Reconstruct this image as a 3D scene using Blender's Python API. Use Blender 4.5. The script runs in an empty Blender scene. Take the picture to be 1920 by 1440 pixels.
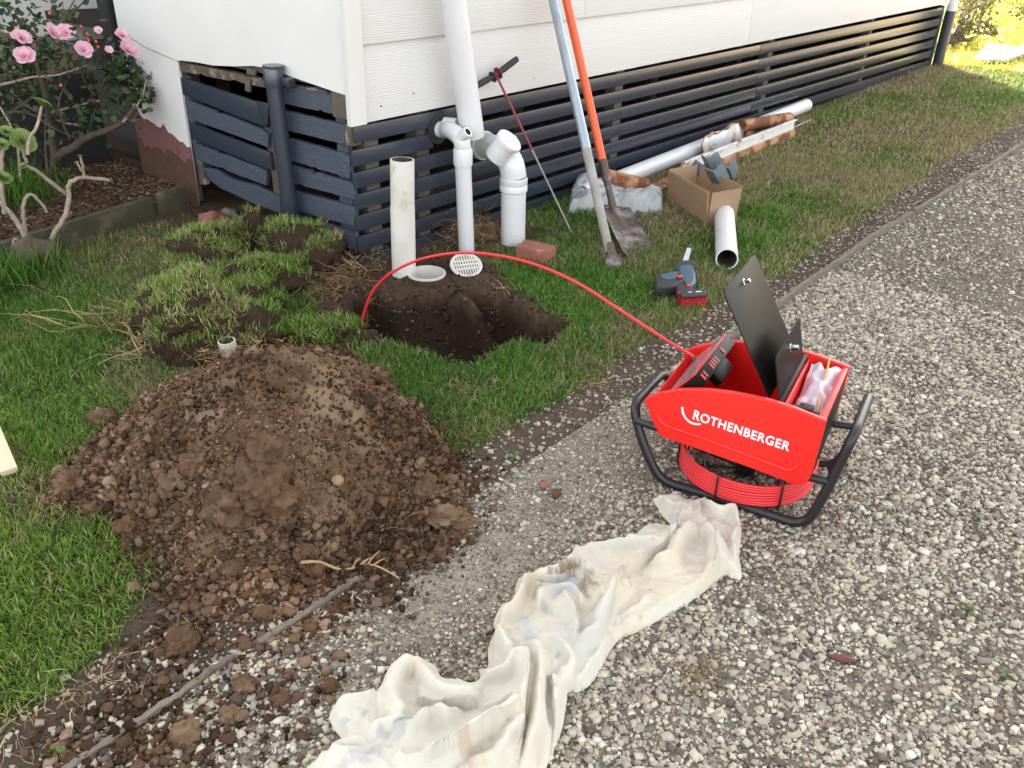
import bpy, bmesh, math, random
import numpy as np
from mathutils import Vector, Matrix, noise as mnoise
random.seed(7); rng = np.random.default_rng(7)
S = bpy.context.scene
COL = S.collection

# ------------------------------------------------------------------ camera
FPX, H = 1614.68, 1.35                       # focal length in photo pixels (1920 wide), eye height
R = np.array([[0.6394, -0.7684, 0.0270], [-0.3608, -0.3308, -0.8720], [0.6790, 0.5478, -0.4888]])
U_, _s, V_ = np.linalg.svd(R); R = U_ @ V_
cam_d = bpy.data.cameras.new('camera'); cam = bpy.data.objects.new('camera', cam_d); COL.objects.link(cam)
M4 = Matrix.Identity(4)
for i in range(3):
    M4[i][0] = R[0][i]; M4[i][1] = -R[1][i]; M4[i][2] = -R[2][i]
M4[2][3] = H
cam.matrix_world = M4
cam_d.sensor_width = 36; cam_d.lens = FPX / 1920 * 36; cam_d.clip_end = 400; cam_d.clip_start = .05
S.camera = cam

# ------------------------------------------------------------------ light
SUN_AZ, SUN_EL = math.radians(44), math.radians(23)       # azimuth from +X towards +Y: sun low behind the house
W = bpy.data.worlds.new('World'); S.world = W; W.use_nodes = True
nt = W.node_tree; nt.nodes.clear()
sky = nt.nodes.new('ShaderNodeTexSky'); sky.sky_type = 'NISHITA'; sky.sun_disc = False
sky.sun_elevation = SUN_EL; sky.sun_rotation = math.radians(90) - SUN_AZ
sky.air_density = 1.0; sky.dust_density = 3.0; sky.ozone_density = .6
hs = nt.nodes.new('ShaderNodeHueSaturation'); hs.inputs['Saturation'].default_value = .32
bg = nt.nodes.new('ShaderNodeBackground'); bg.inputs['Strength'].default_value = .15
wo = nt.nodes.new('ShaderNodeOutputWorld')
nt.links.new(sky.outputs[0], hs.inputs['Color']); tint = nt.nodes.new('ShaderNodeMix'); tint.data_type = 'RGBA'; tint.blend_type = 'MULTIPLY'; tint.inputs[0].default_value = 1; tint.inputs[7].default_value = (1, .985, .96, 1)
nt.links.new(hs.outputs[0], tint.inputs[6]); nt.links.new(tint.outputs[2], bg.inputs[0]); nt.links.new(bg.outputs[0], wo.inputs[0])
sun_d = bpy.data.lights.new('sun', 'SUN'); sun_d.energy = 5.0; sun_d.angle = math.radians(.6); sun_d.color = (1, .86, .66)
sun = bpy.data.objects.new('sun', sun_d); COL.objects.link(sun)
sdir = Vector((math.cos(SUN_EL) * math.cos(SUN_AZ), math.cos(SUN_EL) * math.sin(SUN_AZ), math.sin(SUN_EL)))
sun.rotation_euler = sdir.to_track_quat('Z', 'Y').to_euler()
S.view_settings.view_transform = 'Standard'; S.view_settings.look = 'None'; S.view_settings.gamma = 1
S.view_settings.use_curve_mapping = False
S.view_settings.exposure = 2.55

# ------------------------------------------------------------------ photo pixel -> place
C0 = np.array([0, 0, H])
def ray(u, v): return R.T @ np.array([(u - 960) / FPX, (v - 720) / FPX, 1])
def G(u, v, z=0.):
    d = ray(u, v); return C0 + d * ((z - H) / d[2])
def PY(u, v, y):
    d = ray(u, v); return C0 + d * (y / d[1])
def PX(u, v, x):
    d = ray(u, v); return C0 + d * (x / d[0])
def gxy(pts, z=0.): return np.array([G(u, v, z)[:2] for u, v in pts])

# ------------------------------------------------------------------ numpy noise
def _hash(ix, iy, seed):
    n = (ix.astype(np.int64) * 374761393 + iy.astype(np.int64) * 668265263 + seed * 69069) & 0x7fffffff
    n = ((n ^ (n >> 13)) * 1274126177) & 0x7fffffff
    return ((n ^ (n >> 16)) & 0xffff) / 65535.
def vnoise(x, y, sc, seed=0):
    x = np.asarray(x) * sc; y = np.asarray(y) * sc
    ix = np.floor(x); iy = np.floor(y); fx = x - ix; fy = y - iy
    fx = fx * fx * (3 - 2 * fx); fy = fy * fy * (3 - 2 * fy)
    a = _hash(ix, iy, seed); b = _hash(ix + 1, iy, seed); c = _hash(ix, iy + 1, seed); d = _hash(ix + 1, iy + 1, seed)
    return (a * (1 - fx) + b * fx) * (1 - fy) + (c * (1 - fx) + d * fx) * fy
def fbm(x, y, sc, seed=0, oc=4):
    t = 0; a = .5
    for i in range(oc):
        t = t + a * vnoise(x, y, sc * 2.03 ** i, seed + i * 17); a *= .5
    return t / (1 - .5 ** oc)
def sstep(a, b, x):
    t = np.clip((x - a) / (b - a), 0, 1); return t * t * (3 - 2 * t)
def poly_sd(P, poly):
    """signed distance, positive inside"""
    P = np.asarray(P, float); d = np.full(len(P), 1e9); ins = np.zeros(len(P), bool); n = len(poly)
    for i in range(n):
        a = poly[i]; b = poly[(i + 1) % n]; e = b - a; w = P - a
        t = np.clip((w @ e) / (e @ e), 0, 1); q = w - t[:, None] * e
        d = np.minimum(d, np.hypot(q[:, 0], q[:, 1]))
        c = ((a[1] > P[:, 1]) != (b[1] > P[:, 1])) & (P[:, 0] < (b[0] - a[0]) * (P[:, 1] - a[1]) / (b[1] - a[1] + 1e-12) + a[0])
        ins ^= c
    return np.where(ins, d, -d)
def poly_snap(P, poly):
    d = np.full(len(P), 1e9); out = P.copy(); n = len(poly)
    for i in range(n):
        a = poly[i]; b = poly[(i + 1) % n]; e = b - a; w = P - a; t = np.clip((w @ e) / (e @ e + 1e-12), 0, 1); c = a + t[:, None] * e; dd = np.hypot(*(P - c).T)
        m = dd < d; d[m] = dd[m]; out[m] = c[m]
    return out
def line_sd(P, line):
    """distance, side (+1 left), parameter 0..1"""
    P = np.asarray(P, float); d = np.full(len(P), 1e9); s = np.zeros(len(P)); tt = np.zeros(len(P)); n = len(line) - 1
    for i in range(n):
        a = line[i]; b = line[i + 1]; e = b - a; w = P - a
        t = np.clip((w @ e) / (e @ e), 0, 1); q = w - t[:, None] * e; dd = np.hypot(q[:, 0], q[:, 1])
        m = dd < d; d[m] = dd[m]; s[m] = np.sign(e[0] * w[m, 1] - e[1] * w[m, 0]); tt[m] = (i + t[m]) / n
    return d, s, tt

# ------------------------------------------------------------------ materials
MATS = {}
def mat(name, c1, c2=None, scale=30, rough=.7, bump=.0, bscale=120, metal=0., attr=False, stretch=(1, 1, 1), c3=None,
        c3_scale=4, c3_amt=.5, detail=6, trans=0., spec=.5, alpha=1., bdist=.003, wave=None, coat=0., hard=.25, voro=None, transl=0.):
    if name in MATS: return MATS[name]
    m = bpy.data.materials.new(name); m.use_nodes = True; n = m.node_tree.nodes; L = m.node_tree.links
    p = n['Principled BSDF']; p.inputs['Roughness'].default_value = rough; p.inputs['Metallic'].default_value = metal
    p.inputs['Specular IOR Level'].default_value = spec; p.inputs['Transmission Weight'].default_value = trans
    p.inputs['Alpha'].default_value = alpha; p.inputs['Coat Weight'].default_value = coat
    tc = n.new('ShaderNodeNewGeometry'); mp = n.new('ShaderNodeMapping'); mp.inputs['Scale'].default_value = stretch
    L.new(tc.outputs['Position'], mp.inputs[0]); src = mp.outputs[0]
    def nz(sc, det=detail, r=.6):
        t = n.new('ShaderNodeTexNoise'); t.inputs['Scale'].default_value = sc; t.inputs['Detail'].default_value = det
        t.inputs['Roughness'].default_value = r; L.new(src, t.inputs['Vector']); return t.outputs['Fac']
    def mixc(f, a, b):
        x = n.new('ShaderNodeMix'); x.data_type = 'RGBA'
        L.new(f, x.inputs[0])
        for sock, v in ((6, a), (7, b)):
            if isinstance(v, (tuple, list)): x.inputs[sock].default_value = (*v, 1)
            else: L.new(v, x.inputs[sock])
        return x.outputs[2]
    def ramp(f, a, b):
        x = n.new('ShaderNodeMapRange'); x.inputs[1].default_value = a; x.inputs[2].default_value = b; L.new(f, x.inputs[0]); return x.outputs[0]
    c2 = c2 or tuple(v * .8 for v in c1)
    col = mixc(ramp(nz(scale), .5 - hard, .5 + hard), c1, c2)
    if c3: col = mixc(ramp(nz(c3_scale), 1 - c3_amt - .06, 1 - c3_amt + .06), col, c3)
    if voro:
        t = n.new('ShaderNodeTexVoronoi'); t.inputs['Scale'].default_value = voro; L.new(src, t.inputs['Vector'])
        x = n.new('ShaderNodeMix'); x.data_type = 'RGBA'; x.blend_type = 'MULTIPLY'; x.inputs[0].default_value = .8
        L.new(col, x.inputs[6]); hsv = n.new('ShaderNodeHueSaturation'); hsv.inputs['Saturation'].default_value = .15; hsv.inputs['Value'].default_value = 1.4
        L.new(t.outputs['Color'], hsv.inputs['Color']); L.new(hsv.outputs[0], x.inputs[7]); col = x.outputs[2]
    if attr:
        at = n.new('ShaderNodeAttribute'); at.attribute_name = 'Col'
        x = n.new('ShaderNodeMix'); x.data_type = 'RGBA'; x.blend_type = 'MULTIPLY'; x.inputs[0].default_value = 1
        L.new(col, x.inputs[6]); L.new(at.outputs['Color'], x.inputs[7]); col = x.outputs[2]
    L.new(col, p.inputs['Base Color'])
    hsrc = None
    if bump:
        hsrc = nz(bscale, 8, .7)
        if wave:
            wv = n.new('ShaderNodeTexWave'); wv.wave_type = 'BANDS'; wv.bands_direction = 'Z'; wv.inputs['Scale'].default_value = wave
            wv.inputs['Distortion'].default_value = 9; wv.inputs['Detail'].default_value = 3; wv.inputs['Detail Scale'].default_value = .7
            L.new(src, wv.inputs['Vector']); a = n.new('ShaderNodeMath'); a.operation = 'ADD'; L.new(wv.outputs['Fac'], a.inputs[0]); L.new(hsrc, a.inputs[1]); hsrc = a.outputs[0]
        if voro:
            a = n.new('ShaderNodeMath'); a.operation = 'SUBTRACT'; L.new(hsrc, a.inputs[0]); L.new(t.outputs['Distance'], a.inputs[1]); hsrc = a.outputs[0]
        b = n.new('ShaderNodeBump'); b.inputs['Strength'].default_value = bump; b.inputs['Distance'].default_value = bdist
        L.new(hsrc, b.inputs['Height']); L.new(b.outputs[0], p.inputs['Normal'])
    if transl:
        tl = n.new('ShaderNodeBsdfTranslucent'); ms = n.new('ShaderNodeMixShader'); ms.inputs[0].default_value = transl
        L.new(col, tl.inputs['Color']); L.new(p.outputs[0], ms.inputs[1]); L.new(tl.outputs[0], ms.inputs[2])
        L.new(ms.outputs[0], n['Material Output'].inputs['Surface'])
    MATS[name] = m; return m

ONE = (1, 1, 1)
m_ground = mat('soil_and_turf_base', ONE, (.55, .52, .5), 45, .95, .9, 90, attr=True, bdist=.012, spec=.1)
m_drive = mat('gravel_fines', (.30, .262, .21), (.16, .138, .108), 14, .95, .8, 160, attr=True, bdist=.006, voro=150, spec=.15)
m_grass = mat('grass_blade', ONE, (.8, .8, .8), 8, .6, attr=True, spec=.25, transl=.3)
m_stone = mat('gravel_stone', ONE, (.75, .74, .72), 160, .9, .5, 500, attr=True, bdist=.001, spec=.2)
m_soil = mat('dug_soil', (.20, .118, .068), (.095, .050, .028), 26, .97, 1., 160, bdist=.008, c3=(.27, .18, .11), c3_scale=7, c3_amt=.44, spec=.1)
m_crumb = mat('soil_crumb', ONE, (.6, .58, .56), 90, .97, .8, 300, attr=True, bdist=.003, spec=.1)
m_darksoil = mat('damp_soil', (.075, .048, .03), (.032, .02, .013), 30, .95, 1., 110, bdist=.01, spec=.15)
m_white = mat('white_paint', (.63, .612, .58), (.64, .62, .59), 5, .55, .25, 9, stretch=(2, 2, 26), bdist=.004, wave=1.6)
m_whitesheet = mat('white_sheet_paint', (.73, .71, .675), (.67, .65, .62), 3, .5, .15, 30, bdist=.002)
m_slate = mat('slate_blue_paint', (.036, .044, .062), (.029, .036, .051), 14, .24, .10, 60, spec=.8, stretch=(1, 1, 6), bdist=.002, c3=(.07, .075, .085), c3_scale=40, c3_amt=.22)
m_slatew = mat('weathered_slate_paint', (.070, .085, .118), (.036, .045, .066), 16, .5, .6, 50, stretch=(4, 1, 9), bdist=.004, c3=(.21, .19, .165), c3_scale=42, c3_amt=.36)
m_rot = mat('rotten_timber', (.16, .12, .09), (.05, .035, .028), 22, .9, 1., 60, bdist=.008, c3=(.3, .26, .22), c3_scale=14, c3_amt=.4)
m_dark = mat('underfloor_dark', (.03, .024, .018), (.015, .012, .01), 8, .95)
m_stud = mat('stud_timber', (.13, .11, .08), (.08, .065, .045), 20, .9, .4, 60)
m_pvc = mat('white_pvc', (.70, .695, .69), (.64, .63, .63), 9, .32, .05, 60, c3=(.6, .54, .44), c3_scale=9, c3_amt=.3)
m_pvcold = mat('stained_pvc', (.69, .665, .60), (.56, .52, .44), 8, .42, .1, 60, c3=(.42, .30, .17), c3_scale=7, c3_amt=.36)
m_pvcdark = mat('pipe_bore', (.10, .07, .05), (.04, .025, .02), 20, .9)
m_galv = mat('galvanised_steel', (.42, .47, .52), (.30, .34, .38), 30, .38, .15, 90, metal=.75, stretch=(1, 1, .3))
m_greysteel = mat('weathered_pole', (.36, .34, .30), (.22, .20, .17), 20, .7, .3, 90, stretch=(1, 1, .2))
m_orange = mat('orange_fibreglass', (.80, .12, .025), (.72, .10, .02), 20, .42)
m_spade = mat('worn_spade_steel', (.12, .085, .07), (.065, .045, .037), 14, .5, .4, 60, metal=.45, c3=(.26, .23, .22), c3_scale=9, c3_amt=.42)
m_rust = mat('rust', (.23, .08, .028), (.10, .032, .014), 18, .85, .7, 70, bdist=.004, c3=(.46, .25, .12), c3_scale=9, c3_amt=.5)
m_rustwhite = mat('rusty_white_paint', (.70, .69, .66), (.62, .60, .56), 12, .55, .3, 70, c3=(.24, .085, .03), c3_scale=8, c3_amt=.41)
m_card = mat('cardboard', (.36, .235, .135), (.31, .20, .115), 30, .8, .1, 200)
m_bracket = mat('grey_green_plastic', (.14, .18, .185), (.11, .14, .15), 15, .38)
m_bag = mat('thin_plastic_bag', (.66, .68, .68), (.55, .57, .58), 12, .25, .3, 30, alpha=.55, spec=.7, bdist=.01)
m_brick = mat('red_clay_brick', (.34, .125, .08), (.22, .08, .055), 35, .9, .8, 120, bdist=.004, c3=(.42, .26, .2), c3_scale=22, c3_amt=.35)
m_red = mat('red_moulded_plastic', (.80, .018, .012), (.76, .016, .011), 30, .38, .06, 500, bdist=.001)
m_redrod = mat('red_rod_sheath', (.72, .03, .03), (.66, .025, .03), 30, .35)
m_black = mat('black_powder_coat', (.012, .012, .013), (.018, .018, .02), 60, .38, .1, 400)
m_blackp = mat('black_plastic_panel', (.0075, .0075, .0065), (.010, .0095, .0085), 20, .42, .04, 60, spec=.12)
m_chrome = mat('chrome', (.75, .75, .77), (.6, .6, .62), 40, .18, metal=1.)
m_print = mat('white_print', (.86, .85, .86), (.84, .83, .84), 10, .5)
m_redlight = mat('red_button', (.62, .05, .03), (.5, .03, .02), 30, .4)
m_glass = mat('smoked_screen', (.24, .22, .26), (.18, .17, .2), 5, .12, spec=.8)
m_zip = mat('clear_zip_bag', (.78, .70, .76), (.70, .62, .68), 20, .3, .3, 40, alpha=.85, bdist=.01)
m_yellow = mat('yellow_strip', (.75, .48, .06), None, 10, .5)
m_toolblue = mat('blue_grey_tool_shell', (.035, .10, .15), (.028, .075, .11), 40, .42, .1, 200, c3=(.12, .15, .17), c3_scale=50, c3_amt=.3)
m_rubber = mat('black_rubber_grip', (.017, .018, .02), (.03, .03, .032), 60, .6, .3, 300)
m_batred = mat('red_battery_case', (.50, .008, .018), (.42, .006, .014), 30, .4)
m_steelblade = mat('bright_saw_blade', (.75, .78, .82), (.6, .63, .68), 30, .3, metal=.6)
m_cloth = mat('towelling_cloth', ONE, (.93, .92, .90), 60, .95, .9, 420, attr=True, bdist=.0022, spec=.1)
m_edge = mat('weathered_edging_timber', (.25, .21, .165), (.11, .09, .07), 18, .9, .9, 45, stretch=(.5, 5, 5), bdist=.006)
m_sleeper = mat('mossy_timber', (.085, .072, .04), (.05, .043, .026), 12, .92, .6, 40, bdist=.005, c3=(.13, .11, .07), c3_scale=8, c3_amt=.4)
m_mulch = mat('mulch', (.11, .07, .045), (.045, .03, .02), 40, .95, 1., 70, bdist=.015)
m_concrete = mat('old_concrete', (.22, .19, .14), (.13, .11, .08), 9, .95, .7, 40, bdist=.006)
m_deck = mat('black_stained_board', (.010, .010, .010), (.016, .015, .014), 12, .75, .3, 30, stretch=(.4, 1, 6))
m_maroon = mat('maroon_old_paint', (.21, .085, .085), (.17, .07, .07), 10, .8, .4, 40, c3=(.12, .06, .04), c3_scale=14, c3_amt=.38)
m_dirt = mat('splashed_dirt', (.11, .055, .03), (.06, .03, .018), 22, .95, .7, 70)
m_straw = mat('dry_straw', ONE, (.8, .78, .74), 30, .8, attr=True, spec=.2, transl=.15)
m_bark = mat('bark', (.12, .085, .06), (.06, .042, .03), 30, .9, .7, 60)
m_pale = mat('pale_succulent_stem', (.36, .27, .21), (.24, .18, .14), 22, .8, .6, 80, c3=(.42, .36, .26), c3_scale=30, c3_amt=.4)
m_leaf = mat('leaf', ONE, (.75, .75, .75), 30, .5, attr=True, spec=.35, transl=.25)
m_rose = mat('rose_petal', (.88, .58, .68), (.84, .46, .57), 40, .6, transl=.3)
m_rosette = mat('succulent_rosette', (.26, .34, .09), (.17, .25, .07), 30, .55, transl=.2)
m_stake = mat('fresh_sawn_timber', (.72, .57, .38), (.66, .52, .34), 12, .7, .2, 60)
m_roof = mat('roof_sheet', (.12, .12, .13), None, 5, .6)
m_root = mat('pale_root', (.42, .28, .13), (.3, .19, .09), 40, .8)
m_tan = mat('tan_stone', (.30, .19, .105), (.22, .14, .08), 50, .85, .4, 90)
m_slab = mat('pale_concrete_slab', (.5, .47, .42), (.42, .40, .36), 6, .9)
m_deadleaf = mat('dead_leaf', (.13, .035, .018), (.08, .025, .015), 60, .7)

# ------------------------------------------------------------------ object helpers
def tag(o, label=None, cat=None, group=None, kind=None):
    if label: o['label'] = label
    if cat: o['category'] = cat
    if group: o['group'] = group
    if kind: o['kind'] = kind
    return o
def thing(name, label, cat, loc=(0, 0, 0), group=None):
    o = bpy.data.objects.new(name, None); o.empty_display_size = .05; o.location = loc; COL.objects.link(o)
    return tag(o, label, cat, group)
def wloc(o):
    v = Vector(o.location)
    while o.parent: o = o.parent; v += Vector(o.location)
    return v
def link(name, me, m, parent=None, loc=None, smooth=True):
    """mesh given in world coordinates; origin moved to the parent (or to its own base)"""
    if m and not me.materials: me.materials.append(m)
    n = len(me.vertices); co = np.empty(n * 3, np.float32); me.vertices.foreach_get('co', co); co = co.reshape(-1, 3)
    if parent is not None: off = np.array(wloc(parent), np.float32)
    elif loc is not None: off = np.array(loc, np.float32)
    else:
        off = (co.min(0) + co.max(0)) / 2; off[2] = co[:, 2].min()
    co = co - off; me.vertices.foreach_set('co', co.ravel())
    if smooth: me.polygons.foreach_set('use_smooth', np.ones(len(me.polygons), bool))
    me.update()
    o = bpy.data.objects.new(name, me); COL.objects.link(o)
    if parent is not None: o.parent = parent
    else: o.location = off
    return o
def np_mesh(name, V, F, colv=None):
    """V (n,3), F (m,k) uniform k"""
    me = bpy.data.meshes.new(name); k = F.shape[1]
    me.vertices.add(len(V)); me.vertices.foreach_set('co', V.astype(np.float32).ravel())
    me.loops.add(F.size); me.loops.foreach_set('vertex_index', F.astype(np.int32).ravel())
    me.polygons.add(len(F)); me.polygons.foreach_set('loop_start', np.arange(0, F.size, k, dtype=np.int32))
    me.update(calc_edges=True)
    if colv is not None:
        a = me.color_attributes.new('Col', 'FLOAT_COLOR', 'POINT')
        c = np.ones((len(V), 4), np.float32); c[:, :3] = colv; a.data.foreach_set('color', c.ravel())
    return me
class MB:
    def __init__(s): s.v = []; s.f = []; s.mi = []; s.cur = 0
    def add(s, V, F):
        b = len(s.v); s.v += [tuple(map(float, p)) for p in V]; s.f += [tuple(b + i for i in f) for f in F]; s.mi += [s.cur] * len(F); return s
    def hexa(s, p):  # p: 4 bottom + 4 top
        return s.add(p, [(3, 2, 1, 0), (4, 5, 6, 7), (0, 1, 5, 4), (1, 2, 6, 5), (2, 3, 7, 6), (3, 0, 4, 7)])
    def box(s, a, b):
        x0, y0, z0 = a; x1, y1, z1 = b
        return s.hexa([(x0, y0, z0), (x1, y0, z0), (x1, y1, z0), (x0, y1, z0), (x0, y0, z1), (x1, y0, z1), (x1, y1, z1), (x0, y1, z1)])
    def obox(s, c, ax, ay, az, hx, hy, hz):
        c = np.array(c, float); ax, ay, az = [np.array(a, float) for a in (ax, ay, az)]
        P = [c + ax * hx * i + ay * hy * j + az * hz * k for k in (-1, 1) for i, j in ((-1, -1), (1, -1), (1, 1), (-1, 1))]
        return s.hexa(P)
    def tube(s, pts, r, seg=12, caps=True, closed=False):
        pts = [Vector(p) for p in pts]; n = len(pts); rs = r if isinstance(r, (list, tuple)) else [r] * n
        tang = []
        for i in range(n):
            if closed: t = pts[(i + 1) % n] - pts[i - 1]
            else: t = pts[min(i + 1, n - 1)] - pts[max(i - 1, 0)]
            tang.append(t.normalized())
        up = Vector((0, 0, 1)) if abs(tang[0].z) < .9 else Vector((1, 0, 0))
        nrm = tang[0].cross(up).normalized(); V = []
        for i in range(n):
            nrm = (nrm - tang[i] * nrm.dot(tang[i])).normalized(); bn = tang[i].cross(nrm)
            for k in range(seg):
                a = 2 * math.pi * k / seg; V.append(pts[i] + (nrm * math.cos(a) + bn * math.sin(a)) * rs[i])
        F = []
        for i in range(n if closed else n - 1):
            j = (i + 1) % n
            for k in range(seg):
                k2 = (k + 1) % seg; F.append((i * seg + k, i * seg + k2, j * seg + k2, j * seg + k))
        if caps and not closed:
            F.append(tuple(range(seg - 1, -1, -1))); F.append(tuple((n - 1) * seg + k for k in range(seg)))
        return s.add(V, F)
    def build(s, name, m, parent=None, smooth=False, bevel=0, bseg=2, loc=None, auto=None):
        me = bpy.data.meshes.new(name); me.from_pydata(s.v, [], s.f)
        if isinstance(m, (list, tuple)):
            for q in m: me.materials.append(q)
            me.polygons.foreach_set('material_index', s.mi)
        bm = bmesh.new(); bm.from_mesh(me); bmesh.ops.recalc_face_normals(bm, faces=bm.faces)
        if bevel:
            es = [e for e in bm.edges if len(e.link_faces) == 2 and e.calc_face_angle(0) > .5]
            bmesh.ops.bevel(bm, geom=es, offset=bevel, segments=bseg, profile=.6, affect='EDGES', clamp_overlap=True)
        if smooth or bevel:
            lim = math.radians(auto or 40)
            for f in bm.faces: f.smooth = True
            for e in bm.edges: e.smooth = len(e.link_faces) != 2 or e.calc_face_angle(0) < lim
        bm.to_mesh(me); bm.free()
        return link(name, me, None if isinstance(m, (list, tuple)) else m, parent, loc, smooth=False)
def smooth_path(pts, n=6, closed=False):
    P = [np.array(p, float) for p in pts]; out = []; N = len(P)
    rngi = range(N if closed else N - 1)
    for i in rngi:
        p0 = P[(i - 1) % N] if closed else P[max(i - 1, 0)]; p1 = P[i]; p2 = P[(i + 1) % N]; p3 = P[(i + 2) % N] if closed else P[min(i + 2, N - 1)]
        for k in range(n):
            t = k / n; out.append(.5 * ((2 * p1) + (-p0 + p2) * t + (2 * p0 - 5 * p1 + 4 * p2 - p3) * t * t + (-p0 + 3 * p1 - 3 * p2 + p3) * t ** 3))
    if not closed: out.append(P[-1])
    return out
def round_path(pts, r, n=6, closed=False):
    """polyline with filleted corners"""
    P = [np.array(p, float) for p in pts]; N = len(P); out = []
    for i in range(N):
        if not closed and i in (0, N - 1): out.append(P[i]); continue
        a, b, c = P[i - 1], P[i], P[(i + 1) % N]; u = a - b; v = c - b; lu = np.linalg.norm(u); lv = np.linalg.norm(v)
        q = min(r, lu * .49, lv * .49); s = b + u / lu * q; e = b + v / lv * q
        for k in range(n + 1):
            t = k / n; out.append((1 - t) ** 2 * s + 2 * t * (1 - t) * b + t * t * e)
    return out
def prism(poly, origin, ex, ez, ey, y0, y1):
    """profile poly (x,z) in plane ex/ez, extruded along ey"""
    o = np.array(origin, float); ex, ey, ez = [np.array(a, float) for a in (ex, ey, ez)]; n = len(poly)
    V = [o + ex * x + ez * z + ey * y0 for x, z in poly] + [o + ex * x + ez * z + ey * y1 for x, z in poly]
    F = [tuple(range(n)), tuple(range(2 * n - 1, n - 1, -1))] + [(i, i + n, (i + 1) % n + n, (i + 1) % n) for i in range(n)]
    return V, F
def blob(name, c, size, m, parent=None, sub=3, rough=.35, seed=0, sc=1.6, rot=None, flat=.0, loc=None, ridged=True):
    bm = bmesh.new(); bmesh.ops.create_icosphere(bm, subdivisions=sub, radius=1)
    for v in bm.verts:
        p = v.co * sc + Vector((seed * 7.3, seed * 3.1, seed))
        d = mnoise.fractal(p, .95, 2, 6) * rough * .85
        cell = mnoise.cell(v.co * sc * 1.7 + Vector((seed, seed, seed))) * rough * .18 if ridged else 0
        v.co = v.co * (1 + d + cell)
        if v.co.z < -flat and flat: v.co.z = -flat
    q = Matrix.Rotation(random.random() * 6.3 if rot is None else rot, 3, 'Z')
    for v in bm.verts:
        v.co = q @ Vector((v.co.x * size[0], v.co.y * size[1], v.co.z * size[2])) + Vector(c)
    me = bpy.data.meshes.new(name); bm.to_mesh(me); bm.free()
    return link(name, me, m, parent, loc)

# ------------------------------------------------------------------ ground shape
def edge_y(x): return 1.225 - .017 * x
HOLE_PX = [(628, 583), (655, 552), (700, 532), (745, 525), (800, 540), (868, 525), (925, 540), (975, 562), (1010, 590), (1062, 598), (1074, 612), (1050, 630), (1018, 640), (985, 640), (955, 636), (925, 655), (905, 664), (878, 684), (845, 678), (820, 664), (770, 655), (738, 640), (700, 632), (668, 622), (640, 603)]
HOLE = gxy(HOLE_PX)
BARE = gxy([(600, 520), (650, 480), (700, 470), (740, 480), (850, 478), (930, 500), (955, 535), (1010, 575), (1075, 610), (1030, 650), (960, 640), (880, 690), (700, 635), (600, 600)])
LAWN_LINE = np.array([(-.6, 1.30), (.2, 1.36), (.339, 1.374), (.517, 1.443), (.695, 1.50), (1.0, 1.5), (1.40, 1.37), (1.6, 1.33), (1.78, 1.349), (2.04, 1.335), (2.35, 1.345), (2.66, 1.33), (3.0, 1.31), (3.32, 1.26), (3.8, 1.28), (4.5, 1.29), (5.6, 1.31), (7.4, 1.26), (12, 1.2)])
MPX = [(95, 935), (150, 880), (170, 840), (240, 800), (330, 745), (420, 690), (520, 650), (640, 655), (705, 700), (760, 765), (822, 828), (858, 895), (862, 985), (790, 1045), (700, 1090), (600, 1110), (470, 1115), (350, 1075), (260, 1040), (225, 970), (140, 960)]
MPOLY = gxy(MPX)
DRAIN = G(800, 521)
hd = np.array([-.59, -.81])
RIDGE = np.array([(2.20, 2.42), (2.28, 2.22), (2.30, 2.03), (2.22, 1.88)])
def ground_z(x, y):
    x = np.asarray(x, float); y = np.asarray(y, float); P = np.stack([x, y], -1)
    z = (fbm(x, y, 1.3, 3) - .5) * .02 + (fbm(x, y, 9, 5) - .5) * .014
    near = (x > 1.4) & (x < 2.9) & (y > 1.2) & (y < 3.0)
    if near.any():
        Q = P[near]; Q = Q + (np.stack([fbm(Q[:, 0], Q[:, 1], 14, 31), fbm(Q[:, 0], Q[:, 1], 14, 37)], -1) - .5) * .05
        din = poly_sd(Q, HOLE)
        s = (Q - DRAIN[:2]) @ hd
        floor = np.clip(.015 + .85 * np.clip(s - .08, 0, None), 0, .48)
        left = np.clip((2.12 - Q[:, 0]) / .15, 0, 1) * .45
        floor = np.maximum(floor, left)
        dz = floor * sstep(-.005, .055, din)
        dr, _, tr = line_sd(Q, RIDGE)
        dz -= .13 * np.exp(-(dr / .04) ** 2) * sstep(0, .05, din) * (floor > .1)
        z[near] -= dz * (1 + .25 * (fbm(Q[:, 0], Q[:, 1], 12, 9) - .5)) - (fbm(Q[:, 0], Q[:, 1], 30, 11) - .5) * .03 * sstep(0, .05, din)
        z[near] *= 1
    # garden bed behind the timber, slightly raised; scar soil by the corner
    z += .07 * sstep(3.86, 3.95, y) * sstep(2.5, 2.3, x)
    z = np.where(y < edge_y(x), (fbm(x, y, 1.1, 40) - .5) * .016, z)
    return z
def in_house(x, y, m=.0): return (y > 2.6 - m) & (x > 2.2 - m) & (x < 9.9 + m)
def tensor(lo, hi, a, b, step, grow=1.35):
    c = list(np.arange(a, b + 1e-6, step)); d = step
    l = []; v = a
    while v > lo: d *= grow; v -= d; l.append(v)
    d = step; r = []; v = c[-1]
    while v < hi: d *= grow; v += d; r.append(v)
    return np.array(l[::-1] + c + r)
def mound_sd(P): return poly_sd(P, MPOLY)

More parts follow.
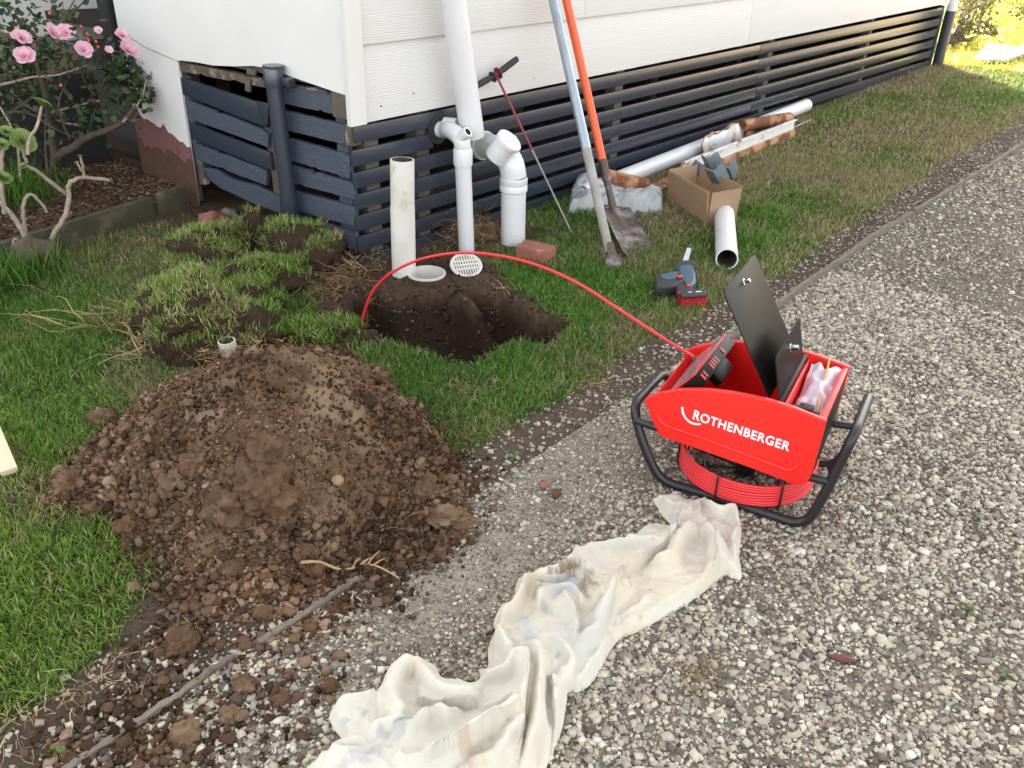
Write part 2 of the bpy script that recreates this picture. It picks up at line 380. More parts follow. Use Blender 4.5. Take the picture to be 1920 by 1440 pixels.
gx = tensor(-60, 120, -.4, 4.2, .018, 1.25)
off = tensor(-60, 120, 0, 3.0, .018, 1.25); off = off[off >= -1e-9]
def grid_mesh(name, X, OFF, colf, flip=False):
    XX, OO = np.meshgrid(X, OFF, indexing='ij'); YY = OO + edge_y(np.clip(XX, -5, 30))
    Z = ground_z(XX.ravel(), YY.ravel()); V = np.stack([XX.ravel(), YY.ravel(), Z], -1)
    nx, ny = XX.shape; i = np.arange(nx - 1)[:, None] * ny + np.arange(ny - 1)[None]
    F = np.stack([i, i + ny, i + ny + 1, i + 1], -1).reshape(-1, 4)
    F = F[~((np.hypot(V[:, 0] - DRAIN[0], V[:, 1] - DRAIN[1]) < .074)[F].any(1))]
    return np_mesh(name, V, F, colf(V))
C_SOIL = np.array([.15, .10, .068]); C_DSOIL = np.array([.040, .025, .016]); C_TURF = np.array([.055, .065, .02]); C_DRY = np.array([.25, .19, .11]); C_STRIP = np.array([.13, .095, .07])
def lawn_edge(x): return np.interp(x, LAWN_LINE[:, 0], LAWN_LINE[:, 1]) + (fbm(x, x * 0 + .5, 9, 71) - .5) * .08
def dry_map(x, y):
    d = sstep(.50, .68, fbm(x, y, 1.6, 80)) * .6 + sstep(.5, .7, fbm(x, y, 5, 83)) * .35
    d = d + sstep(.45, .1, 2.62 - y) * (x > 3.9) * .7 * sstep(.35, .5, fbm(x, y, 3, 85))        # by the wall
    d = d + sstep(.30, .05, y - lawn_edge(x)) * .55 * sstep(1.2, 3, x)
    d = d + np.exp(-(((x - 5.0) / .9) ** 2 + ((y - 2.1) / .35) ** 2)) * .8 + np.exp(-(((x - 6.6) / 1.5) ** 2 + ((y - 1.9) / .5) ** 2)) * .55
    d = d + sstep(1.1, 1.6, x) * sstep(2.3, 2.8, y) * (x < 2.3) * .55
    d = d + sstep(5, 8, x) * .12 + .12 * sstep(.45, .62, fbm(x, y, 2.6, 88)) * sstep(3, 4.5, x)
    return np.clip(d, 0, 1)
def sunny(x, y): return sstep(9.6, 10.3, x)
def lawn_col(V):
    x, y = V[:, 0], V[:, 1]; P = V[:, :2]
    n = fbm(x, y, 3, 60)[:, None]; dr = dry_map(x, y)[:, None]
    c = C_TURF * (.8 + .5 * n); c = c * (1 - dr) + C_DRY * (.55 + .5 * n) * dr
    st = sstep(.05, -.03, y - lawn_edge(x))[:, None]; c = c * (1 - st) + C_STRIP * (.7 + .6 * n) * st
    b = sstep(-.03, .02, poly_sd(P, BARE)); b = np.maximum(b, sstep(-.12, .0, mound_sd(P)) * .9)
    b = np.maximum(b, sstep(2.30, 2.45, y) * (x > 1.9) * (x < 3.1)); b = np.maximum(b, ((y > 3.62) & (x < 2.3)) * 1.)
    b = b[:, None]; c = c * (1 - b) + C_SOIL * .75 * (.6 + .8 * n) * b
    h = sstep(-.02, .03, -V[:, 2] - .04)[:, None]; c = c * (1 - h) + C_DSOIL * (.7 + .6 * n) * h  # depth mask darkens the soil, putting the hole's shade into its colour
    s = sunny(x, y)[:, None]; c = c * (1 - s) + (np.array([.50, .44, .12]) * (.7 + .6 * n)) * s  # sunlight painted into the lawn colour beyond the house end
    s = (sstep(9.7, 10.5, x) * sstep(1.95, 1.7, y + (n[:, 0] - .5) * .5))[:, None]; c = c * (1 - s) + np.array([.52, .42, .28]) * (.75 + .5 * n) * s  # yard soil coloured brighter to stand for sunlit ground
    return c
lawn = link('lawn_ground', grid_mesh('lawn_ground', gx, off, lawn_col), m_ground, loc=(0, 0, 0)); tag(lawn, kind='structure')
offd = tensor(-60, 60, -2.4, 0, .03, 1.25); offd = offd[offd <= 1e-9]
def drive_col(V):
    x, y = V[:, 0], V[:, 1]; n = fbm(x, y, 2.2, 91)[:, None]
    c = np.array([1., .98, .95]) * (.45 + .5 * n)
    d = np.exp(-(((x - 1.05) / .55) ** 2 + ((y - 1.0) / .2) ** 2))[:, None] + np.exp(-(((x - 1.75) / .35) ** 2 + ((y - 1.13) / .16) ** 2))[:, None]
    d = np.clip(d, 0, 1); c = c * (1 - d) + np.array([1.12, 1.10, 1.06]) * (.7 + .6 * n) * d
    s = (sstep(1.3, .3, x) * sstep(.22, .02, edge_y(x) - y))[:, None]; c = c * (1 - s) + np.array([.5, .34, .24]) * s
    s = sstep(9.2, 10.5, x)[:, None]; c = c * (1 - s) + np.array([2.6, 2.2, 1.6]) * s  # gravel colour boosted to look sunlit past the house
    return c
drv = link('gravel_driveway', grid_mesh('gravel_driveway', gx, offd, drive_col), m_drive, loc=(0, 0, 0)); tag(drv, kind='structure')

# ------------------------------------------------------------------ scatter helpers
_bm = bmesh.new(); bmesh.ops.create_icosphere(_bm, subdivisions=1, radius=1); ICO_V = np.array([v.co[:] for v in _bm.verts]); ICO_F = np.array([[v.index for v in f.verts] for f in _bm.faces]); _bm.free()
CUB_V = np.array([(i, j, k) for k in (-1, 1) for j in (-1, 1) for i in (-1, 1)], float) * .72
CUB_F = np.array([(0, 2, 3), (0, 3, 1), (4, 5, 7), (4, 7, 6), (0, 1, 5), (0, 5, 4), (2, 6, 7), (2, 7, 3), (0, 4, 6), (0, 6, 2), (1, 3, 7), (1, 7, 5)])
def stones(P, size, cols, flat=.62, sink=.3, seedv=0, jit=.28, normal_tilt=.5, cub=False):
    BV, BF = (CUB_V, CUB_F) if cub else (ICO_V, ICO_F)
    n = len(P); nv = len(BV); r = np.random.default_rng(seedv)
    V = np.repeat(BV[None], n, 0) * (1 + r.uniform(-jit, jit, (n, nv, 1)))
    if cub: V = V + r.uniform(-.22, .22, (n, nv, 3))
    V = V * np.stack([r.uniform(.75, 1.25, n), r.uniform(.65, 1.0, n), r.uniform(flat * .7, flat * 1.2, n)], -1)[:, None]
    a = r.uniform(0, 6.283, n); b = r.normal(0, normal_tilt, n)
    ca, sa, cb, sb = np.cos(a), np.sin(a), np.cos(b), np.sin(b); z0 = np.zeros(n); o1 = np.ones(n)
    Rx = np.stack([o1, z0, z0, z0, cb, -sb, z0, sb, cb], -1).reshape(n, 3, 3); Rz = np.stack([ca, -sa, z0, sa, ca, z0, z0, z0, o1], -1).reshape(n, 3, 3)
    V = np.einsum('nij,nkj->nki', Rz @ Rx, V) * (size / 2)[:, None, None]
    V[:, :, 2] += (size * flat * (.5 - sink))[:, None]
    V = V + P[:, None]
    F = (BF[None] + (np.arange(n) * nv)[:, None, None]).reshape(-1, 3)
    return V.reshape(-1, 3), F, np.repeat(cols, nv, 0)
def pix(P):
    q = (P - C0) @ R.T; z = q[:, 2]; return q[:, 0] / z * FPX + 960, q[:, 1] / z * FPX + 720, z
def visible(P, m=160):
    u, v, z = pix(P); return (z > .2) & (u > -m) & (u < 1920 + m) & (v > -m) & (v < 1440 + m)

# driveway stones
def stone_cols(n, r):
    base = np.array([[.50, .445, .34], [.38, .34, .275], [.28, .25, .215], [.60, .555, .455], [.14, .12, .10], [.44, .38, .28], [.62, .60, .55], [.27, .19, .15]])
    k = r.choice(8, n, p=[.25, .23, .18, .12, .10, .07, .02, .03]); return base[k] * r.uniform(.85, 1.2, (n, 1)) * [1.01, 1, .98]
def drive_pts(n, x0, x1, r):
    x = r.uniform(x0, x1, n); y = edge_y(x) - r.uniform(0, 1, n) ** 1.0 * 2.9; P = np.stack([x, y, np.zeros(n)], -1)
    return P[visible(P, 220)]
r = np.random.default_rng(5)
P = np.concatenate([drive_pts(270000, -.3, 3.6, r), drive_pts(60000, 3.6, 8.5, r)])
dm = np.exp(-(((P[:, 0] - 1.12) / .5) ** 2 + ((P[:, 1] - 1.02) / .17) ** 2)) + np.exp(-(((P[:, 0] - 1.75) / .3) ** 2 + ((P[:, 1] - 1.13) / .13) ** 2)) * .9
patch = sstep(.5, .64, fbm(P[:, 0], P[:, 1], 3.2, 123)) * .42
keep = r.uniform(0, 1, len(P)) > np.clip(.08 + dm * .62 + patch, 0, .93)
P = P[keep]; dm = dm[keep]
P[:, 2] = ground_z(P[:, 0], P[:, 1])
sz = np.clip(r.lognormal(-4.74, .40, len(P)), .004, .023) * (1 - .35 * np.clip(dm, 0, 1)) * (1 + .25 * sstep(3, 6, P[:, 0]))
hf = r.uniform(0, 1, len(P)) < .95; sc_ = stone_cols(len(P), r)
V, F, Cc = stones(P[hf], sz[hf] * 1.05, sc_[hf], seedv=2, cub=True, flat=.6, normal_tilt=.35)
V2, F2, C2 = stones(P[~hf], sz[~hf], sc_[~hf], seedv=12, jit=.4); F = np.concatenate([F, F2 + len(V)]); V = np.concatenate([V, V2]); Cc = np.concatenate([Cc, C2]); print('STONES', len(F))
tag(link('gravel_stones', np_mesh('gravel_stones', V, F, Cc), m_stone, loc=(0, 0, 0), smooth=False), 'loose pale grey and cream gravel stones covering the driveway', 'gravel', kind='stuff')
# fine chips + stones on the soil strip
x = r.uniform(-.2, 6, 16000); y = edge_y(x) - r.uniform(-.02, 2.3, 16000) ** 1
P = np.stack([x, y, ground_z(x, y)], -1); P = P[visible(P, 100)]
V, F, Cc = stones(P, r.uniform(.003, .007, len(P)), stone_cols(len(P), r) * .8, seedv=3, flat=.8, cub=True)
x = r.uniform(-.3, 8, 5200); y = edge_y(x) + r.uniform(0, 1, 5200) ** 1.3 * .20; P = np.stack([x, y, ground_z(x, y)], -1)
P = P[(y < lawn_edge(x) + .02) & visible(P, 100)]
V2, F2, C2 = stones(P, np.clip(r.lognormal(-4.7, .4, len(P)), .004, .02), stone_cols(len(P), r) * .85, seedv=4, cub=True)
tag(link('gravel_chips', np_mesh('gravel_chips', np.concatenate([V, V2]), np.concatenate([F, F2 + len(V)]), np.concatenate([Cc, C2])), m_stone, loc=(0, 0, 0), smooth=False), 'fine gravel chips and scattered pebbles along the soil strip beside the edging', 'gravel', kind='stuff')

# ------------------------------------------------------------------ soil heap
MC = np.array([1.10, 1.72])
def mound_h(x, y, det=True):
    P = np.stack([x, y], -1); P2 = P + (np.stack([fbm(x, y, 7, 201), fbm(x, y, 7, 207)], -1) - .5) * .10
    d = mound_sd(P2)
    c1 = np.hypot((x - 1.16) / 1.0, (y - 1.765) / 1.0)
    top = .315 * np.clip(1 - np.sqrt(c1 ** 2 + .0016) / .50, 0, 1) ** 1.1 + .10 * np.exp(-(np.hypot(x - .95, y - 1.60) / .22) ** 2) + .04 * np.exp(-(np.hypot(x - 1.33, y - 1.50) / .2) ** 2)
    h = np.minimum(top, .03 + np.clip(d, 0, None) * 1.35) * sstep(-.05, .07, d) + .012 * sstep(-.05, .05, d) - .03 * sstep(.0, -.06, d)
    # broken hollow with an overhanging lump facing the driveway
    for cu, cv, cz, wd, dp in ((365, 880, .15, .034, .10), (532, 905, .18, .032, .10), (300, 880, .08, .03, .05), (600, 800, .2, .05, .03)):
        q = G(cu, cv, cz); h = h - dp * np.exp(-(np.hypot((x - q[0]) / wd, (y - q[1]) / (wd * .8))) ** 2)
    q = G(500, 880, .2); h = h + .04 * np.exp(-(np.hypot(x - q[0], y - q[1]) / .07) ** 2)
    if det:
        m = sstep(-.05, .03, d)
        rid = 1 - np.abs(2 * fbm(x, y, 11, 220, 4) - 1)
        h = h + m * ((fbm(x, y, 6, 211, 5) - .5) * .085 + (rid - .7) * .06 + (fbm(x, y, 45, 215, 4) - .5) * .028)
    return h
mx = np.arange(.35, 1.95, .0065); my = np.arange(1.0, 2.45, .0065); XX, YY = np.meshgrid(mx, my, indexing='ij')
Z = mound_h(XX.ravel(), YY.ravel()); V = np.stack([XX.ravel(), YY.ravel(), Z], -1); nx, ny = XX.shape
i = np.arange(nx - 1)[:, None] * ny + np.arange(ny - 1)[None]; F = np.stack([i, i + ny, i + ny + 1, i + 1], -1).reshape(-1, 4)
F = F[(V[F][:, :, 2] > -.012).any(1)]; used = np.unique(F); remap = -np.ones(len(V), int); remap[used] = np.arange(len(used))
heap = link('soil_heap', np_mesh('soil_heap', V[used], remap[F]), m_soil, loc=(1.1, 1.7, 0))
tag(heap, 'large heap of freshly dug brown soil on the lawn edge beside the hole', 'soil heap')
def surf_z(x, y):
    x = np.atleast_1d(np.asarray(x, float)); y = np.atleast_1d(np.asarray(y, float))
    return np.maximum(ground_z(x, y), np.where(mound_sd(np.stack([x, y], -1)) > -.12, mound_h(x, y), -1))
SCOL = np.array([[.19, .112, .066], [.12, .066, .037], [.26, .165, .10], [.075, .042, .025], [.33, .23, .15], [.17, .12, .09]])
def hit(u, v):
    d = ray(u, v); ts = np.linspace(.55, 1.02, 700) * (-H / d[2]); X = C0 + d * ts[:, None]; sz_ = surf_z(X[:, 0], X[:, 1]); k = int(np.argmax(X[:, 2] < sz_ + .002)); return X[k]
def crumb_cols(n, r): return SCOL[r.choice(6, n, p=[.3, .26, .18, .14, .06, .06])] * r.uniform(.85, 1.15, (n, 1))
r = np.random.default_rng(11)
SPILL = gxy([(420, 1060), (700, 1080), (760, 1050), (740, 1110), (640, 1180), (590, 1300), (560, 1370), (420, 1440), (250, 1480), (100, 1480), (120, 1400), (250, 1280), (330, 1180), (360, 1100)])
n = 60000; x = r.uniform(.1, 1.75, n); y = r.uniform(.85, 2.3, n); P2 = np.stack([x, y], -1)
d = mound_sd(P2); ds = poly_sd(P2, SPILL)
pr = np.where(d > 0, .42 + .5 * sstep(.26, .05, d), .95 * np.exp(-np.clip(-d, 0, None) / (.03 + .02 * (x < 1.0)))); pr = np.maximum(pr, sstep(-.08, .05, ds) * .75)
pr = pr * (.35 + .9 * sstep(.35, .6, fbm(x, y, 5, 301)))
k = r.uniform(0, 1, n) < pr; P = np.stack([x[k], y[k], surf_z(x[k], y[k])], -1)
sz = np.clip(r.lognormal(-4.75, .48, len(P)), .003, .03)
sz = np.where(mound_sd(P[:, :2]) > .18, np.minimum(sz, .010), sz)
V, F, Cc = stones(P, sz, crumb_cols(len(P), r) * (.6 + .8 * sstep(.3, .7, fbm(P[:, 0], P[:, 1], 4, 333)))[:, None], flat=.8, sink=.25, seedv=6, jit=.25, cub=True)
# crumbs inside and round the hole
n = 9000; x = r.uniform(1.6, 2.6, n); y = r.uniform(1.5, 2.75, n); P2 = np.stack([x, y], -1); d = poly_sd(P2, BARE); k = r.uniform(0, 1, n) < np.where(d > 0, .4, np.exp(d / .03) * .3)
P = np.stack([x[k], y[k], ground_z(x[k], y[k])], -1); P = P[np.hypot(P[:, 0] - DRAIN[0], P[:, 1] - DRAIN[1]) > .085]; V2, F2, C2 = stones(P, np.clip(r.lognormal(-4.9, .5, len(P)), .003, .025), crumb_cols(len(P), r) * .55, flat=.85, seedv=7, jit=.25, cub=True)
tag(link('soil_crumbs', np_mesh('soil_crumbs', np.concatenate([V, V2]), np.concatenate([F, F2 + len(V)]), np.concatenate([Cc, C2])), m_crumb, loc=(0, 0, 0)), 'loose brown soil crumbs and small pebbles strewn over and around the heap', 'soil crumbs', kind='stuff')

def _late_strands():
    r = np.random.default_rng(88)
    for (u, v, n, sx) in ((520, 890, 26, .03), (545, 745, 8, .02), (690, 900, 10, .08), (450, 800, 10, .1), (380, 1020, 14, .12), (770, 980, 12, .06), (600, 1000, 16, .12)):
        q = hit(u, v); strands('fine_roots', (q[0], q[1]), n, (sx, sx * .7, .004), .045, [(.45, .30, .14), (.34, .22, .11), (.5, .38, .22)], 'fine pale roots and straw bits caught in the soil heap', 'roots', r, w=.0016, kind='stuff')
# individual clods: pixel, size m, label or None
CLODS = [((192, 790), .062, 'biggest grey-brown clod on the grass above the left end of the heap', m_soil), ((235, 805), .036, 'pale angular clod between the big grass clod and the heap', m_soil),
 ((130, 915), .065, 'wide crumbly clod at the leftmost foot of the heap', m_soil), ((115, 890), .04, 'flat dark clod just behind the leftmost clod of the heap', m_soil),
 ((204, 905), .026, 'small ochre stone among the clods at the left foot of the heap', m_tan), ((250, 995), .062, 'tall square-edged clod at the lower left foot of the heap', m_soil),
 ((175, 960), .04, 'flat crumbly clod on grass left of the square-edged clod', m_soil), ((440, 1070), .042, 'round clod in front of the heap beside the dead root', m_soil),
 ((800, 925), .062, 'light brown clod sitting on the right foot of the heap', m_soil), ((835, 975), .060, 'dark fibrous clod at the right foot touching the gravel', m_soil), ((868, 985), .045, 'dark rounded clod at the rightmost corner of the heap', m_soil),
 ((343, 1212), .058, 'broken clod with roots lying near the edging board', m_soil), ((458, 1290), .036, 'square clod on the gravel right beside the edging board', m_soil),
 ((495, 1155), .034, 'round clod on the board edge below the heap', m_soil), ((428, 1345), .034, 'clod on the gravel nearest the bottom edge, right of the board', m_soil), ((350, 1385), .045, 'crumbly clod by the bottom edge at the foot of the board', m_soil),
 ((633, 905), .030, 'smooth tan stone on the right slope of the heap', m_tan), ((1020, 912), .022, 'reddish brown pebble alone on the gravel left of the cloth', m_brick), ((1043, 928), .026, 'dark grey pebble next to the reddish one on the gravel', m_soil),
 ((690, 640), .062, 'dark clod on the grass at the near left rim of the hole', m_darksoil), ((530, 1315), .03, 'small clod on the gravel between board and cloth', m_soil), ((250, 1105), .028, 'clod on the grass left of the spilled soil', m_soil),
 ((40, 1023), .022, 'small clod lying alone on the left lawn', m_soil), ((865, 825), .03, 'clod at the far right foot of the heap touching the lawn', m_soil), ((830, 803), .024, 'clod on the lawn behind the right foot of the heap', m_soil),
 ((575, 1035), .028, 'tan angular stone on the front slope of the heap', m_soil), ((620, 1290), .03, 'clod lying on gravel left of the cloth', m_soil), ((205, 1330), .02, 'small clod in the dry grass at lower left', m_soil),
 ((492, 905), .13, 'largest broken lump of soil jutting from the front of the heap', m_soil), ((430, 945), .10, 'rounded soil lump just left of the largest lump in the heap', m_soil), ((500, 850), .085, 'rooty soil lump above the largest lump on the heap', m_soil), ((375, 870), .085, 'soil lump on the left face of the heap beside the dark hollow', m_soil), ((330, 900), .07, 'soil lump low on the left face of the heap', m_soil), ((540, 930), .05, 'fist sized clod right of the largest lump on the heap', m_soil), ((690, 760), .04, 'dark clod on the upper right slope of the heap', m_darksoil)]
for k, ((u, v), s, lab, m) in enumerate(CLODS):
    p = hit(u, v); z = p[2]
    o = blob('soil_clod' if 'stone' not in lab and 'pebble' not in lab else 'pebble', (p[0], p[1], z + s * (.22 if s < .07 else -.05)), (s * .62, s * .52, s * .42), m, sub=(5 if s > .05 else 4) if s > .03 else 3, rough=.5 if 'stone' not in lab and 'pebble' not in lab else .15, seed=k + 1)
    tag(o, lab, 'clod' if 'clod' in lab else 'stone')
# medium clods alike: individuals sharing a label
r = np.random.default_rng(21); cnt = 0
protos = [blob('soil_clod', (0, 0, 0), (.5, .42, .36), m_soil, sub=2, rough=.5, seed=40 + q, loc=(0, 0, 0)) for q in range(5)]
for q in protos: q.hide_render = False
first = {0: 1, 1: 1, 2: 1, 3: 1, 4: 1}
while cnt < 150:
    x, y = r.uniform(.15, 1.6), r.uniform(.9, 2.2); q = np.array([[x, y]]); d = mound_sd(q)[0]; ds = poly_sd(q, SPILL)[0]
    if d > .28: continue
    if d < 0 and ds < -.03 and r.uniform() > math.exp(d / .05): continue
    z = surf_z(x, y)[0]; P = np.array([[x, y, z]])
    if not visible(P, 0)[0]: continue
    s = float(r.uniform(.018, .034)); k = cnt % 5
    o = protos[k] if first.pop(k, None) else protos[k].copy()
    if o is not protos[k]: COL.objects.link(o)
    o.location = (x, y, z + s * .15); o.scale = (s,) * 3; o.rotation_euler = (r.uniform(-.6, .6), r.uniform(-.6, .6), r.uniform(0, 6.28))
    on = 'on the slope of the soil heap' if d > 0 else 'scattered on the ground in front of the heap'
    tag(o, 'small brown soil clod, walnut sized, ' + on, 'clod', 'small clods ' + ('on the heap' if d > 0 else 'in front of the heap')); cnt += 1

# ------------------------------------------------------------------ grass
def blades(P, hgt, wid, cols, r, lean=.7, up=None):
    n = len(P); a = r.uniform(0, 6.283, n); la = r.uniform(0, 6.283, n); ln = np.abs(r.normal(0, lean, n)).clip(0, 1.35)
    L = np.stack([np.cos(la) * np.sin(ln), np.sin(la) * np.sin(ln), np.cos(ln)], -1)
    ln2 = (ln + r.uniform(0, .7, n)).clip(0, 1.7); L2 = np.stack([np.cos(la) * np.sin(ln2), np.sin(la) * np.sin(ln2), np.cos(ln2)], -1)
    Wd = np.stack([np.cos(a), np.sin(a), np.zeros(n)], -1) * (wid / 2)[:, None]
    mid = P + L * (hgt * .5)[:, None]; tip = mid + L2 * (hgt * .5)[:, None]
    V = np.stack([P, mid - Wd, mid + Wd, tip], 1).reshape(-1, 3); b = np.arange(n)[:, None] * 4
    F = np.concatenate([b + [[0, 1, 2]], b + [[1, 3, 2]]], 0)
    return V, F, np.repeat(cols, 4, 0)
GREENS = np.array([[.085, .21, .022], [.13, .28, .03], [.05, .155, .028], [.19, .34, .05], [.28, .36, .13]]) * .92
DRYS = np.array([[.42, .33, .19], [.52, .44, .28], [.30, .22, .12], [.36, .33, .14]])
def grass_cols(x, y, r, extra=0.):
    n = len(x); g = GREENS[r.choice(5, n, p=[.32, .26, .22, .14, .06])]; dd = DRYS[r.choice(4, n, p=[.35, .2, .2, .25])]
    dm = np.clip(dry_map(x, y) * .85 + .06 + extra, 0, .95); isd = r.uniform(0, 1, n) < dm
    tone = .75 + .55 * fbm(x, y, 2.1, 77); yl = sstep(1.4, .3, x) * .45
    g = g * tone[:, None] * (1 + np.stack([yl * 1.9, yl * .75, yl * 1.1], -1))
    # brighter, cooler lawn to the right
    return np.where(isd[:, None], dd * r.uniform(.7, 1.1, (n, 1)), g * r.uniform(.8, 1.2, (n, 1)))
r = np.random.default_rng(31)
def lawn_points(n, x0, x1, y0, y1, r):
    x = r.uniform(x0, x1, n); y = r.uniform(y0, y1, n); P = np.stack([x, y], -1)
    P3 = np.stack([x, y, x * 0], -1); k = visible(P3, 130) & ~in_house(x, y, .03); x, y, P = x[k], y[k], P[k]
    ed = y - lawn_edge(x); q = sstep(-.03, .06, ed); q = np.where(ed < -.0, q * .5, q)
    q = q * sstep(.02, -.03, poly_sd(P, BARE)) * sstep(.03, -.05, mound_sd(P) + (fbm(x, y, 14, 401) - .5) * .08)
    q = q * (poly_sd(P, OCC) < 0) * (line_sd(P, OFFC)[0] > .05)
    thin = fbm(x, y, 4.5, 402); q = q * (.45 + .75 * sstep(.3, .5, thin))
    q = q * np.where((y > 3.35) & (x < 2.3), .35, 1) * np.where((y > 3.9), 0, 1) * np.where((x > 3.0) & (x < 9.9) & (y > 2.5), .4, 1)
    q = q * np.where((x > 1.95) & (x < 3.1) & (y > 2.25), .08, 1)
    # worn soil between grass and edging further along
    q = q * (1 - .55 * sstep(.35, .0, ed) * sstep(.4, .6, fbm(x, y, 5, 405)) * (x > 2.2))
    k = r.uniform(0, 1, len(x)) < q; return x[k], y[k]
OCC = gxy([(1324, 424), (1249, 378), (1315, 350), (1382, 413)]); OFFC = gxy([(1358, 410), (1363, 500)], .0)
VV, FF, CC = [], [], []; base = 0
for (n, x0, x1, y0, y1, hs_, w0) in ((190000, -.1, 1.5, 1.25, 3.7, 1.0, .0036), (230000, 1.4, 3.3, 1.2, 3.7, 1.0, .0036), (110000, 3.3, 5.6, 1.2, 2.62, 1.05, .0052), (60000, 5.6, 10.2, 1.1, 2.64, 1.2, .0085)):
    x, y = lawn_points(n, x0, x1, y0, y1, r); P = np.stack([x, y, ground_z(x, y) - .002], -1)
    h = r.uniform(.016, .042, len(x)) * hs_ * (.7 + .7 * fbm(x, y, 6, 410)); w = w0 * r.uniform(.6, 1.2, len(x))
    V, F, Cc = blades(P, h, w, grass_cols(x, y, r), r, .95); VV.append(V); FF.append(F + base); CC.append(Cc); base += len(V)
tag(link('lawn_grass', np_mesh('lawn_grass', np.concatenate(VV), np.concatenate(FF), np.concatenate(CC)), m_grass, loc=(0, 0, 0), smooth=False), 'short patchy green lawn with dry straw coloured patches', 'grass', kind='stuff')
# sunlit yellow grass beyond the house end
x = r.uniform(9.9, 22, 28000); y = r.uniform(1.9, 9, 28000); P = np.stack([x, y, ground_z(x, y)], -1); k = visible(P, 60) & (y > 1.75 + (fbm(x, y, 2, 5) - .5)) ; P = P[k]
V, F, Cc = blades(P, r.uniform(.04, .09, len(P)), np.full(len(P), .026), np.array([.44, .44, .06]) * r.uniform(.7, 1.3, (len(P), 1)), r, .6)  # sunlit yellow put into the blade colour
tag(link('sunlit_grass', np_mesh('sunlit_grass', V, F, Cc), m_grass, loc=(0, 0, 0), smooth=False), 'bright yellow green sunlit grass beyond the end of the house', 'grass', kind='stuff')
sl = MB(); q = [G(1822, 118, .012), G(1888, 118, .012), G(1925, 103, .012), G(1925, 95, .012), G(1850, 86, .012)]
sl.add([(*p[:2], .012) for p in q] + [(*p[:2], .05) for p in q], [(0, 1, 2, 3, 4), (9, 8, 7, 6, 5)] + [(i, i + 5, (i + 1) % 5 + 5, (i + 1) % 5) for i in range(5)])
tag(sl.build('paving_slab', m_slab), 'sunlit pale concrete slab in the yard beyond the house end', 'paving slab')

# straw/fibres: bunches of thin curved strands
def strands(name, c, n, spread, length, cols, label, cat, r, z0=None, kind='stuff', parent=None, flatten=.35, w=.0022, group=None, dirb=None, db=0.):
    Vs, Fs, Cs = [], [], []; b = 0
    for q in range(n):
        x = c[0] + r.normal(0, spread[0]); y = c[1] + r.normal(0, spread[1]); z = (surf_z(x, y)[0] if z0 is None else z0) + .003 + abs(r.normal(0, spread[2]))
        d = r.normal(0, 1, 3); d[2] = abs(d[2]) * flatten
        if dirb is not None: d = d * (1 - db) + np.array(dirb) * db * 2
        d /= np.linalg.norm(d); p = np.array([x, y, z]); L = length * r.uniform(.4, 1.2); seg = 4; pts = [p]
        for s in range(seg):
            d = d + r.normal(0, .28, 3); d[2] -= .10; d /= np.linalg.norm(d); p = p + d * L / seg; p[2] = max(p[2], z0 + .002 if z0 is not None else p[2]); pts.append(p)
        side = np.cross(d, [0, 0, 1]); side = side / (np.linalg.norm(side) + 1e-6); side2 = np.array([0, 0, 1.])
        ww = w * r.uniform(.5, 1.3)
        for s, p in enumerate(pts):
            k = ww * (1 - .7 * s / seg); Vs += [p + side * k / 2 + side2 * k / 3, p - side * k / 2 - side2 * k / 3]
        for s in range(seg): Fs.append((b + 2 * s, b + 2 * s + 1, b + 2 * s + 3, b + 2 * s + 2))
        cc = np.array(cols[r.integers(len(cols))]) * r.uniform(.75, 1.2); Cs += [cc] * (2 * (seg + 1)); b += 2 * (seg + 1)
    o = link(name, np_mesh(name, np.array(Vs), np.array(Fs), np.array(Cs)), m_straw, parent=parent, smooth=False, loc=None if parent is not None else (c[0], c[1], 0))
    if parent is None: tag(o, label, cat, group, kind)
    elif kind: tag(o, kind=kind)
    return o
STR = [(.50, .36, .19), (.42, .29, .14), (.30, .19, .10), (.55, .43, .26)]
BRN = [(.20, .11, .05), (.28, .17, .08), (.14, .08, .04), (.36, .24, .12)]
_late_strands()
for (u, v, n, sx, sy, lab) in ((620, 500, 260, .10, .05, 'dry tangled grass between the turf clods and the house corner'), (950, 545, 70, .05, .03, 'thin roots hanging over the right back rim of the hole'), (1050, 605, 60, .04, .03, 'loose roots at the right tip of the hole'), (800, 650, 60, .12, .02, 'loose grass roots along the near rim of the hole'), (540, 600, 160, .12, .05, 'dry straw litter between the turf clods and the hole')):
    p = G(u, v); strands('loose_roots', (p[0], p[1]), n, (sx, sy, .01), .07, BRN + STR, lab, 'roots', r, w=.002, kind='stuff')
p = G(885, 452); strands('dry_grass_clump', (p[0] + .03, p[1] + .03), 420, (.075, .05, .05), .12, BRN + STR[:2], 'matted brown dry grass around the feet of the two white waste pipes', 'dry grass', r, kind='stuff', w=.002)
p = G(935, 455); strands('dry_grass_clump', (p[0], p[1] + .03), 260, (.06, .05, .03), .09, BRN + STR[:2], 'dry grass between the thin pipe and the thick pipe', 'dry grass', r, kind='stuff', w=.002)
p = G(655, 540); strands('root_clump', (p[0], p[1]), 420, (.09, .07, .03), .085, BRN, 'tangled brown roots hanging over the back left rim of the hole', 'roots', r, kind='stuff', w=.0022)
p = G(680, 500); strands('root_clump', (p[0], p[1]), 220, (.08, .05, .02), .10, BRN + STR, 'pale dry roots on the soil left of the standing cut pipe', 'roots', r, kind='stuff', w=.0024)
p = G(240, 610); strands('straw_tuft', (p[0], p[1]), 260, (.06, .05, .02), .11, STR + BRN, 'brown straw tuft left of the big turf clods', 'straw', r, kind='stuff')
